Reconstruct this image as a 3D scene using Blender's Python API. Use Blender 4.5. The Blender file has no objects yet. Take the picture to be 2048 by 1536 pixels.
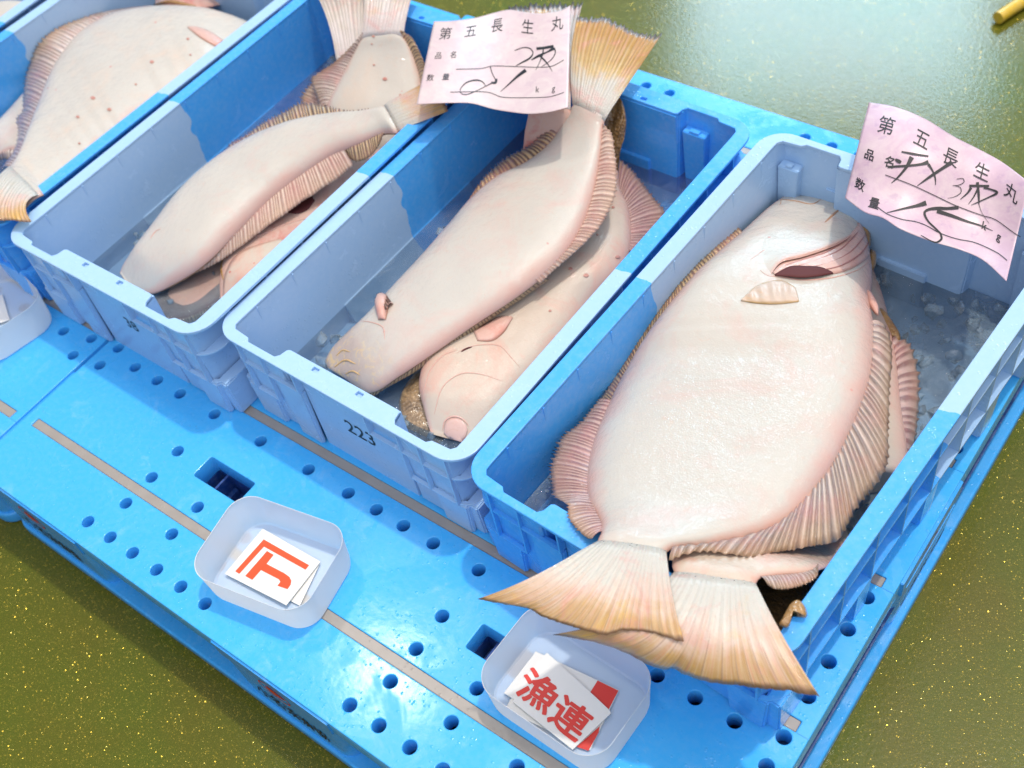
import bpy, bmesh, math, random
import numpy as np
from mathutils import Vector, Matrix, noise
from mathutils.bvhtree import BVHTree
random.seed(5)
SC = bpy.context.scene
COL = SC.collection

# ------------------------------------------------------------------ camera
CAMP = np.array([1.26565, -0.18947, 1.20222])
CAMR = np.array([[0.798604, -0.392174, 0.456542], [0.584634, 0.685651, -0.433688], [-0.142947, 0.613255, 0.776843]])
FPX = 2369.42
cd = bpy.data.cameras.new('camera'); cam = bpy.data.objects.new('camera', cd); COL.objects.link(cam)
cd.sensor_width = 36; cd.lens = FPX / 2048 * 36; cd.clip_start = .02; cd.clip_end = 200
M = Matrix.Identity(4)
for i in range(3):
    for j in range(3): M[i][j] = CAMR[i][j]
    M[i][3] = CAMP[i]
cam.matrix_world = M
SC.camera = cam
cd.dof.use_dof = True; cd.dof.focus_distance = 1.32; cd.dof.aperture_fstop = 5.0

# ------------------------------------------------------------------ light
SUN = Vector((.10, .27, 1)).normalized()
w = bpy.data.worlds.new('World'); SC.world = w; w.use_nodes = True
nt = w.node_tree; bg = nt.nodes['Background']; sky = nt.nodes.new('ShaderNodeTexSky')
sky.sky_type = 'NISHITA'; sky.sun_disc = False
sky.sun_elevation = math.asin(SUN.z); sky.sun_rotation = math.atan2(SUN.x, SUN.y)
sky.air_density = 1.0; sky.dust_density = 4.0; sky.ozone_density = .6
nt.links.new(sky.outputs[0], bg.inputs[0]); bg.inputs[1].default_value = .15
sd = bpy.data.lights.new('sun', 'SUN'); sd.energy = 2.0; sd.angle = math.radians(1.8); sd.color = (1, .96, .88)
so = bpy.data.objects.new('sun', sd); COL.objects.link(so); so.rotation_euler = SUN.to_track_quat('Z', 'Y').to_euler()
ad = bpy.data.lights.new('hall_window_light', 'AREA'); ad.shape = 'RECTANGLE'; ad.size = 1.5; ad.size_y = 1.0
ad.energy = 140; ad.color = (.52, .80, 1)
ao = bpy.data.objects.new('hall_window_light', ad); COL.objects.link(ao)
_d = Vector((-.40, .80, .63)).normalized(); ao.location = Vector((.62, 1.60, -.145)) + _d * 4.0
ao.rotation_euler = _d.to_track_quat('Z', 'Y').to_euler()
fd = bpy.data.lights.new('added_fill_light', 'AREA'); fd.shape = 'RECTANGLE'; fd.size = 6; fd.size_y = 6; fd.energy = 185; fd.color = (1, .97, .93)  # broad soft fill added on the camera side to lift shaded walls
fo = bpy.data.objects.new('added_fill_light', fd); COL.objects.link(fo)
_e = Vector((.30, -.50, .85)).normalized(); fo.location = Vector((.5, .4, 0)) + _e * 5.0; fo.rotation_euler = _e.to_track_quat('Z', 'Y').to_euler()
ld = bpy.data.lights.new('hall_spot_lamp', 'AREA'); ld.shape = 'DISK'; ld.size = .30; ld.energy = 15; ld.color = (1, .95, .86)
lo_ = bpy.data.objects.new('hall_spot_lamp', ld); COL.objects.link(lo_)
_g = Vector((-.42, .21, .88)).normalized(); lo_.location = Vector((.66, .03, 0)) + _g * 4.0; lo_.rotation_euler = _g.to_track_quat('Z', 'Y').to_euler()
SC.view_settings.view_transform = 'Standard'; SC.view_settings.look = 'None'
SC.view_settings.exposure = -.40; SC.view_settings.gamma = 1
SC.cycles.max_bounces = 10; SC.cycles.transparent_max_bounces = 12
SC.cycles.use_denoising = True

# ------------------------------------------------------------------ helpers
def ray(x, y): return CAMR @ np.array([(x - 1024) / FPX, -(y - 768) / FPX, -1.])
def U(x, y, z):
    """photo pixel -> world point at height z (used to survey the positions of things)"""
    d = ray(x, y); return CAMP + d * (z - CAMP[2]) / d[2]

def tag(o, label=None, cat=None, group=None, kind=None):
    if label: o['label'] = label
    if cat: o['category'] = cat
    if group: o['group'] = group
    if kind: o['kind'] = kind
    return o
def empty(name, loc, label, cat, group=None):
    o = bpy.data.objects.new(name, None); COL.objects.link(o); o.location = loc; o.empty_display_size = .05
    return tag(o, label, cat, group)
def link(name, me, mats, parent=None, smooth=None):
    o = bpy.data.objects.new(name, me); COL.objects.link(o)
    for m in (mats if isinstance(mats, (list, tuple)) else [mats]):
        if m: me.materials.append(m)
    if smooth is not None:
        me.shade_smooth()
        if smooth < 3: me.set_sharp_from_angle(angle=smooth)
    if parent:
        o.parent = parent
        o.matrix_parent_inverse = Matrix.Translation(-Vector(parent.location))
    return o
def mesh(name, v, f, uv=None, mi=None):
    me = bpy.data.meshes.new(name); me.from_pydata([tuple(map(float, p)) for p in v], [], f); me.update()
    if uv is not None:
        l = me.uv_layers.new(name='UVMap')
        for lp in me.loops: l.data[lp.index].uv = uv[lp.vertex_index]
    if mi is not None:
        for p, k in zip(me.polygons, mi): p.material_index = k
    return me

# node helpers
def mat(name):
    m = bpy.data.materials.new(name); m.use_nodes = True
    return m, m.node_tree, m.node_tree.nodes['Principled BSDF']
class N:
    def __init__(s, nt): s.nt = nt
    def n(s, t, **kw):
        o = s.nt.nodes.new('ShaderNode' + t)
        for k, v in kw.items():
            if hasattr(o, k): setattr(o, k, v)
        return o
    def l(s, a, b): s.nt.links.new(a, b)
    def val(s, sock, v):
        if isinstance(v, bpy.types.NodeSocket): s.l(v, sock)
        else: sock.default_value = v
    def math(s, op, a, b=0, c=None, clamp=False):
        o = s.n('Math', operation=op); o.use_clamp = clamp
        s.val(o.inputs[0], a); s.val(o.inputs[1], b)
        if c is not None: s.val(o.inputs[2], c)
        return o.outputs[0]
    def mix(s, f, a, b, blend='MIX'):
        o = s.n('Mix'); o.data_type = 'RGBA'; o.blend_type = blend
        s.val(o.inputs[0], f)
        for k, v in ((6, a), (7, b)):
            if isinstance(v, bpy.types.NodeSocket): s.l(v, o.inputs[k])
            else: o.inputs[k].default_value = (*v, 1) if len(v) == 3 else v
        return o.outputs[2]
    def coord(s, w='Object'): return s.n('TexCoord').outputs[w]
    def noise(s, vec, scale, detail=3, rough=.5, dist=0):
        o = s.n('TexNoise'); o.inputs['Scale'].default_value = scale; o.inputs['Detail'].default_value = detail
        o.inputs['Roughness'].default_value = rough; o.inputs['Distortion'].default_value = dist
        if vec is not None: s.l(vec, o.inputs['Vector'])
        return o.outputs[0]
    def vor(s, vec, scale, out='Distance', feature='F1'):
        o = s.n('TexVoronoi', feature=feature); o.inputs['Scale'].default_value = scale
        if vec is not None: s.l(vec, o.inputs['Vector'])
        return o.outputs[out]
    def ramp(s, f, stops):
        o = s.n('ValToRGB'); s.l(f, o.inputs[0]); cr = o.color_ramp
        while len(cr.elements) < len(stops): cr.elements.new(.5)
        for e, (p, c) in zip(cr.elements, stops):
            e.position = p; e.color = (*c, 1) if isinstance(c, tuple) else (c, c, c, 1)
        return o.outputs[0]
    def bump(s, h, strength=.3, dist=.002, nrm=None):
        o = s.n('Bump'); o.inputs['Strength'].default_value = strength; o.inputs['Distance'].default_value = dist
        s.l(h, o.inputs['Height'])
        if nrm is not None: s.l(nrm, o.inputs['Normal'])
        return o.outputs[0]
    def mapping(s, vec, scale):
        o = s.n('Mapping'); o.inputs['Scale'].default_value = scale; s.l(vec, o.inputs['Vector']); return o.outputs[0]
    def sep(s, vec):
        o = s.n('SeparateXYZ'); s.l(vec, o.inputs[0]); return o.outputs

def droplets(q, vec, scale=160, thr=.72, big=30):
    """sparse little water beads: height field and mask"""
    v = q.n('TexVoronoi'); v.inputs['Scale'].default_value = scale; q.l(vec, v.inputs['Vector'])
    rnd = q.sep(v.outputs['Color'])[0]
    patch = q.noise(vec, big, 2)
    on = q.math('GREATER_THAN', q.math('ADD', rnd, q.math('MULTIPLY', patch, .6)), thr + .3)
    dome = q.math('SUBTRACT', .16, q.math('POWER', v.outputs['Distance'], 2), clamp=True)
    return q.math('MULTIPLY', dome, on), on

def wet_beads(q, vec, nrm, scale=330, k=2.2, thr=.50):
    d, on = droplets(q, vec, scale, thr, 24)
    return q.bump(q.math('MULTIPLY', d, k), 1.0, .0016, nrm)

def plastic(name, colr, rough=.32, wet=.5, scuff=.15, scuffcol=(.8, .88, .95), blend=None):
    m, nt, b = mat(name); q = N(nt); c = q.coord()
    big = q.noise(c, 9, 4, .6, .6)
    wetm = q.ramp(big, [(.46, 0.), (.53, 1.)])
    sc = q.ramp(q.noise(c, 22, 6, .7, 1.2), [(.56, 0.), (.72, 1.)])
    fine = q.noise(c, 140, 4, .6)
    base = colr if blend is None else blend(q)
    basec = q.mix(q.math('MULTIPLY', sc, scuff), base, scuffcol)
    basec = q.mix(q.math('MULTIPLY', q.ramp(fine, [(.4, 0.), (.8, 1.)]), .10), basec, scuffcol)
    q.l(basec, b.inputs['Base Color'])
    r = q.math('SUBTRACT', rough, q.math('MULTIPLY', wetm, rough * .55 * wet))
    q.l(q.math('ADD', r, q.math('MULTIPLY', sc, .1)), b.inputs['Roughness'])
    d, on = droplets(q, c, 230, .86, 14)
    h = q.math('ADD', q.math('MULTIPLY', d, 4.0), q.math('MULTIPLY', q.noise(c, 60, 3), .25))
    q.l(q.bump(h, .35, .0016), b.inputs['Normal'])
    b.inputs['Subsurface Weight'].default_value = .0
    b.inputs['Specular IOR Level'].default_value = .45
    return m

PAL = (.060, .47, .95); BLUE = (.075, .42, .96); PALE = (.39, .60, .86)
m_pallet = plastic('pallet_blue', PAL, .30, 1.0, .20, (.45, .68, .90))
m_pallet_low = plastic('pallet_blue_lower', (.05, .40, .90), .32, .7, .2, (.4, .65, .9))
m_sleeve_shade = plastic('pallet_socket_shade', (.006, .06, .26), .4, .2, .05)  # pallet blue darkened to navy: shade inside the holes put into the colour

def gray_strip():
    m, nt, b = mat('grip_rubber_grey'); q = N(nt); c = q.coord()
    q.l(q.mix(q.noise(c, 40, 5), (.30, .27, .235), (.42, .385, .34)), b.inputs['Base Color'])
    b.inputs['Roughness'].default_value = .28
    d, on = droplets(q, c, 220, .8); q.l(q.bump(q.math('MULTIPLY', d, 6), .3, .001), b.inputs['Normal'])
    return m
m_strip = gray_strip()

def crate_mat(name, front, back, split=.33):
    def bl(q):
        c = q.coord(); x, y, z = q.sep(c)
        wob = q.math('MULTIPLY', q.math('SUBTRACT', q.noise(c, 26, 2), .5), .030)
        t = q.math('GREATER_THAN', q.math('ADD', y, wob), split)
        return q.mix(t, front, back)
    return plastic(name, front, .26, .6, .05, (.75, .85, .92), bl)
m_cr_pale_front = crate_mat('crate_pale_front_blue_back', PALE, BLUE)
m_cr_blue_front = crate_mat('crate_blue_front_pale_back', BLUE, PALE)

def ink(name, col=(.012, .012, .014), rough=.5):
    m, nt, b = mat(name); b.inputs['Base Color'].default_value = (*col, 1); b.inputs['Roughness'].default_value = rough
    return m
m_ink = ink('black_ink'); m_red = ink('red_print', (.72, .035, .025), .4); m_orange = ink('orange_print', (.80, .085, .018), .4)
m_slot = ink('slot_dark_blue', (.01, .09, .33), .5)
m_dark = ink('deep_shadow_rubber', (.012, .014, .02), .7)

# ------------------------------------------------------------------ floor
def floor_mat():
    m, nt, b = mat('glitter_floor'); q = N(nt); c = q.coord()
    v = q.n('TexVoronoi'); v.inputs['Scale'].default_value = 480; q.l(c, v.inputs['Vector'])
    v2 = q.n('TexVoronoi'); v2.inputs['Scale'].default_value = 760; q.l(c, v2.inputs['Vector'])
    big = q.noise(c, 2.2, 4, .6, .4)
    base = q.mix(q.ramp(big, [(.38, 0.), (.62, 1.)]), (.058, .108, .003), (.094, .098, .004))
    base = q.mix(q.math('MULTIPLY', q.noise(c, 260, 3, .7), .5), base, (.13, .105, .008))
    def flake(v, k, thr):
        g = q.n('VectorMath', operation='SUBTRACT'); q.l(v.outputs['Color'], g.inputs[0]); g.inputs[1].default_value = (.5, .5, .5)
        s = q.n('VectorMath', operation='SCALE'); q.l(g.outputs[0], s.inputs[0]); s.inputs['Scale'].default_value = k
        a = q.n('VectorMath', operation='ADD'); q.l(q.n('NewGeometry').outputs['Normal'], a.inputs[0]); q.l(s.outputs[0], a.inputs[1])
        nn = q.n('VectorMath', operation='NORMALIZE'); q.l(a.outputs[0], nn.inputs[0])
        on = q.math('LESS_THAN', v.outputs['Distance'], thr)
        return nn.outputs[0], on
    n1, on1 = flake(v, 1.1, .36); n2, on2 = flake(v2, 1.2, .32)
    q.l(base, b.inputs['Base Color']); b.inputs['Roughness'].default_value = .5
    b.inputs['Coat Weight'].default_value = .6; b.inputs['Coat Roughness'].default_value = .11; b.inputs['Coat IOR'].default_value = 1.4; b.inputs['Specular IOR Level'].default_value = .15
    q.l(q.bump(q.noise(c, 170, 3, .6), .25, .0012), b.inputs['Coat Normal'])
    g1 = q.n('BsdfGlossy'); g1.inputs['Color'].default_value = (.85, .58, .08, 1); g1.inputs['Roughness'].default_value = .22; q.l(n1, g1.inputs['Normal'])
    g2 = q.n('BsdfGlossy'); g2.inputs['Color'].default_value = (.80, .62, .16, 1); g2.inputs['Roughness'].default_value = .2; q.l(n2, g2.inputs['Normal'])
    mx = q.n('MixShader'); q.l(q.math('MULTIPLY', on1, .12), mx.inputs[0]); q.l(b.outputs[0], mx.inputs[1]); q.l(g1.outputs[0], mx.inputs[2])
    mx2 = q.n('MixShader'); q.l(q.math('MULTIPLY', on2, .14), mx2.inputs[0]); q.l(mx.outputs[0], mx2.inputs[1]); q.l(g2.outputs[0], mx2.inputs[2])
    q.l(mx2.outputs[0], nt.nodes['Material Output'].inputs[0])
    return m
GZ = -.147
s = 12
me = mesh('floor', [(-s, -s, GZ), (s, -s, GZ), (s, s, GZ), (-s, s, GZ)], [(0, 1, 2, 3)])
tag(link('floor', me, floor_mat()), kind='structure')

# ------------------------------------------------------------------ curve plates
def rrect(x0, y0, x1, y1, r, n=6):
    p = []
    for cx, cy, a0 in ((x1 - r, y1 - r, 0), (x0 + r, y1 - r, 90), (x0 + r, y0 + r, 180), (x1 - r, y0 + r, 270)):
        for k in range(n + 1):
            a = math.radians(a0 + 90 * k / n); p.append((cx + r * math.cos(a), cy + r * math.sin(a)))
    return p
def circ(x, y, r, n=20): return [(x + r * math.cos(2 * math.pi * k / n), y + r * math.sin(2 * math.pi * k / n)) for k in range(n)]
def plate(loops, z0, z1, bevel=.001):
    """flat plate with holes; loops[0] is the outline"""
    cu = bpy.data.curves.new('plate', 'CURVE'); cu.dimensions = '2D'; cu.fill_mode = 'BOTH'
    bevel = min(bevel, (z1 - z0) * .45)
    cu.extrude = (z1 - z0) / 2 - bevel; cu.bevel_depth = bevel; cu.bevel_resolution = 2; cu.offset = -bevel
    for L in loops:
        sp = cu.splines.new('POLY'); sp.points.add(len(L) - 1)
        for pt, (x, y) in zip(sp.points, L): pt.co = (x, y, 0, 1)
        sp.use_cyclic_u = True
    o = bpy.data.objects.new('plate', cu); COL.objects.link(o)
    dg = bpy.context.evaluated_depsgraph_get(); me = bpy.data.meshes.new_from_object(o.evaluated_get(dg))
    bpy.data.objects.remove(o); bpy.data.curves.remove(cu); me.materials.clear()
    for v in me.vertices: v.co.z += (z0 + z1) / 2
    return me
class MB:
    def __init__(s): s.v = []; s.f = []
    def box(s, x0, y0, z0, x1, y1, z1, tx=0, ty=0):
        k = len(s.v)
        s.v += [(x0, y0, z0), (x1, y0, z0), (x1, y1, z0), (x0, y1, z0), (x0 - tx, y0 - ty, z1), (x1 + tx, y0 - ty, z1), (x1 + tx, y1 + ty, z1), (x0 - tx, y1 + ty, z1)]
        s.f += [(k, k + 3, k + 2, k + 1), (k + 4, k + 5, k + 6, k + 7), (k, k + 1, k + 5, k + 4), (k + 1, k + 2, k + 6, k + 5), (k + 2, k + 3, k + 7, k + 6), (k + 3, k, k + 4, k + 7)]
    def prism(s, pts, z0, z1, top=None):
        k = len(s.v); n = len(pts); top = top or pts
        s.v += [(x, y, z0) for x, y in pts] + [(x, y, z1) for x, y in top]
        s.f += [tuple(range(k + n - 1, k - 1, -1)), tuple(range(k + n, k + 2 * n))]
        s.f += [(k + i, k + (i + 1) % n, k + n + (i + 1) % n, k + n + i) for i in range(n)]
    def me(s, name, bevel=0):
        me = mesh(name, s.v, s.f)
        if bevel:
            bm = bmesh.new(); bm.from_mesh(me)
            bmesh.ops.recalc_face_normals(bm, faces=bm.faces)
            bmesh.ops.bevel(bm, geom=[e for e in bm.edges if e.calc_face_angle(0) > .5], offset=bevel, segments=2, affect='EDGES', clamp_overlap=True)
            bm.to_mesh(me); bm.free()
        return me

def text_mesh(body, size, bold=0, align='CENTER'):
    cu = bpy.data.curves.new('txt', 'FONT'); cu.body = body; cu.size = size; cu.align_x = align; cu.align_y = 'CENTER'
    cu.offset = bold; cu.resolution_u = 3
    o = bpy.data.objects.new('txt', cu); COL.objects.link(o)
    dg = bpy.context.evaluated_depsgraph_get(); me = bpy.data.meshes.new_from_object(o.evaluated_get(dg))
    bpy.data.objects.remove(o); bpy.data.curves.remove(cu); me.materials.clear()
    return me
def bold_mesh(body, e):
    base = text_mesh(body, 1.0); out = []
    for k in range(9):
        m_ = base.copy(); dx, dy = (0, 0) if k == 8 else (e * math.cos(k * math.pi / 4), e * math.sin(k * math.pi / 4))
        for v in m_.vertices: v.co.x += dx; v.co.y += dy; v.co.z = k
        out.append(m_)
    return join_meshes('bold', out)
def xform_mesh(me, fn):
    for v in me.vertices: v.co = Vector(fn(*v.co))
    me.update(); return me
def join_meshes(name, ms):
    bm = bmesh.new()
    for m in ms: bm.from_mesh(m)
    me = bpy.data.meshes.new(name); bm.to_mesh(me); bm.free(); return me

# ------------------------------------------------------------------ pallets
def make_pallet(loc, rot, label, main=True):
    W = 1.1
    root = empty('plastic_pallet', loc, label, 'pallet', 'blue plastic pallets laid edge to edge on the floor')
    loops = [rrect(.0015, 0, W - .0015, 1.106, .006)]
    D = 1.106
    holes = set()
    rowf = [.214, .258, .301, .346, .39, .433]
    def sym(x, y):
        for a in (x, W - x):
            for b in (y, D - y): holes.add((round(a, 4), round(b, 4)))
    for x in rowf: sym(x, .029)
    for x in (.237, .325, .412):
        sym(x, .075); sym(x, .121); sym(x, .239)
    for x in (.237, .412): sym(x, .169)
    for x in (.074, .121, .168, .481, .528): sym(x, .239)
    for y in (.215, .251, .303, .349, .393, .438): sym(.024, y)
    for x, y in holes: loops.append(circ(x, y, .0082))
    sq = []
    for x0 in (.284, W - .366):
        for y0 in (.153, D - .187): sq.append((x0, y0, x0 + .082, y0 + .034)); loops.append(rrect(x0, y0, x0 + .082, y0 + .034, .003, 3))
    strips = [.0978, .2688, .4636, .6466, .8421, 1.013]
    for y in strips: loops.append(rrect(.019, y - .0068, W - .0166, y + .0068, .001, 2))
    deck = link('top_deck', plate(loops, -.032, 0, .0012), m_pallet, root, .6)
    # faint joint lines beside the strip ends
    for y in strips:
        g = MB(); g.box(W - .0155, y - .0072, .0002, W - .001, y - .0066, .0005); g.box(W - .0155, y - .0066, .0002, W - .0150, y + .0072, .0005)
        link('joint_ridge', g.me('joint_ridge'), m_pallet_low, root)
    for y in strips:
        b = MB(); b.box(.0194, y - .0064, -.02, W - .017, y + .0064, -.0012)
        link('grip_strip', b.me('grip_strip', .0006), m_strip, root)
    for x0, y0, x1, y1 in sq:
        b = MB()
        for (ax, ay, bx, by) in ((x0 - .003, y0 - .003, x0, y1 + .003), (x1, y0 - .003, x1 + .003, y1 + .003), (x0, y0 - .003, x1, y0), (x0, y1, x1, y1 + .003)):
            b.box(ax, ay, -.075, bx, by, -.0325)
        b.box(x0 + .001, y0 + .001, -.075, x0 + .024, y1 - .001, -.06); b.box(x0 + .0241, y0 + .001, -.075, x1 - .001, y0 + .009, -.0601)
        link('pocket_sleeve', b.me('pocket_sleeve'), m_sleeve_shade, root)
    bx = [(.004, .222), (.47, .66), (W - .222, W - .0017)]; by = [(-.0022, .20), (.47, .636), (D - .20, D + .0022)]
    for i, (a, c) in enumerate(bx):
        for j, (d, e) in enumerate(by):
            r = .02
            base = rrect(a + .006, d + .003, c - .003, e - .003, r, 4); top = rrect(a, d + .0006, c + .004, e - .0006, r, 4)
            blk = MB(); blk.prism(base, -.128, -.033, top); link('spacer_block', blk.me('spacer_block'), m_pallet_low, root, .6)
    for a, c in bx:
        f_ = MB(); f_.box(a + .003, -.0018, -.036, c - .003, .004, -.004, .002, .0004); link('block_face', f_.me('block_face', .001), m_pallet_low, root)
    for d, e in by:
        f_ = MB(); f_.box(W - .005, d + .006, -.036, W + .0016, e - .006, -.004, .0004, .002); link('block_face', f_.me('block_face', .001), m_pallet_low, root)
    lo = [rrect(.0, -.004, W + .004, D + .004, .03, 6)]
    for (a, c) in ((.23, .46), (.64, W - .23)):
        for (d, e) in ((.22, .46), (.65, D - .22)): lo.append(rrect(a, d, c, e, .02, 4))
    link('bottom_deck', plate(lo, -.146, -.126, .003), m_pallet_low, root, .6)
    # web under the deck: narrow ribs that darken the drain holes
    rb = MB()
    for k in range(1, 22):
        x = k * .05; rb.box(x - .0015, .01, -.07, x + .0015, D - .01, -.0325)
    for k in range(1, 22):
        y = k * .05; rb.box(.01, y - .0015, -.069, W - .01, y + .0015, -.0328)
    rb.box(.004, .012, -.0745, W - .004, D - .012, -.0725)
    link('deck_web', rb.me('deck_web'), m_sleeve_shade, root)
    # printing on the blocks: ring logo and brush lettering
    def front_print(cx):
        parts = []
        tm = text_mesh('小名浜漁協', .036, .0006)
        xs = [v.co.x for v in tm.vertices]; wd = max(xs) - min(xs)
        xform_mesh(tm, lambda x, y, z: (cx + x * .125 / wd, -.0012 + .004 * 0, -.094 + y * 1.15)); parts.append(tm)
        return parts
    def ring(cx, cz, a, b_, wline, place):
        n = 40; v = []; f = []
        for k in range(n):
            t = 2 * math.pi * k / n
            v.append(place(cx + a * math.cos(t), cz + b_ * math.sin(t))); v.append(place(cx + (a - wline) * math.cos(t), cz + (b_ - wline) * math.sin(t)))
        for k in range(n):
            i, j = 2 * k, 2 * ((k + 1) % n); f.append((i, j, j + 1, i + 1))
        return mesh('ring', v, f)
    for side in ('front', 'right'):
        if side == 'front':
            spots = [(.572, None), (.117, None)]; place = lambda x, z: (x, -.0030 + (-.004 - z) * .0242, z)
        else:
            spots = [(.556, None)]; place = lambda x, z: (W + .0031 - (-.004 - z) * .0565, x, z)
        for cx, _ in spots:
            tm = text_mesh('小名浜漁協', .034, .0007)
            xs = [v.co.x for v in tm.vertices]; wd = max(xs) - min(xs)
            xform_mesh(tm, lambda x, y, z: place(cx + x * .120 / wd, -.088 + y * 1.05))
            link('block_lettering', tm, m_ink, root)
            rg = ring(cx - .008, -.036, .025, .020, .0022, place)
            n = 20; fish = [place(cx - .008 + .017 * math.cos(2 * math.pi * k / n) * (1 if math.cos(2 * math.pi * k / n) > 0 else .8), -.036 + .009 * math.sin(2 * math.pi * k / n) * (1 - .35 * math.cos(2 * math.pi * k / n))) for k in range(n)]
            fm = mesh('f', fish, [tuple(range(n))])
            link('ring_emblem', join_meshes('ring_emblem', [rg, fm]), m_red, root)
    return root
def children(o): return [c for c in COL.objects if c.parent == o]
pal1 = make_pallet((0, 0, 0), 0, 'blue plastic pallet carrying the crates, grey grip strips ending at its right edge')
pal2 = pal1.copy(); COL.objects.link(pal2); pal2['label'] = 'blue plastic pallet at the left edge of the photo, beyond the joint line'
for ch in children(pal1):
    c = ch.copy(); COL.objects.link(c); c.parent = pal2
    c.matrix_parent_inverse = ch.matrix_parent_inverse.copy()
pal2.location = (-1.103, -.008, 0); pal2.rotation_euler = (0, 0, 0)

# ------------------------------------------------------------------ crates
CL = .6445; CW = .4; H = .160
CR = {  # x, y, rot, tiltY(P), tiltX(Q), dL, Hscale
    0: (-.945, .25, 0, 0, 0, 0), 1: (-.5362, .248, -.0048, -.012, 0, 0), 2: (-.1225, .2458, -.0028, -.0063, .025, .0284),
    3: (.2732, .274, -.0154, -.0061, -.002, -.006), 4: (.6750, .2625, -.0588, .0371, .0475, -.0224)}
def cw(i, a, b, z):
    X, Y, T, P, Q, dL = CR[i]; c, s_ = math.cos(T), math.sin(T); b2 = b * (1 + dL / CL)
    return (X + c * a - s_ * b2, Y + s_ * a + c * b2, z * (1 + (P * b2 + Q * a) / H))
def cloc(i, P):
    X, Y, T, _, _, dL = CR[i]; c, s_ = math.cos(T), math.sin(T); dx, dy = P[0] - X, P[1] - Y
    return (c * dx + s_ * dy, (-s_ * dx + c * dy) / (1 + dL / CL))
RIMH = {i: (lambda i: lambda a, b: cw(i, a, b, H)[2])(i) for i in CR}

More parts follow.
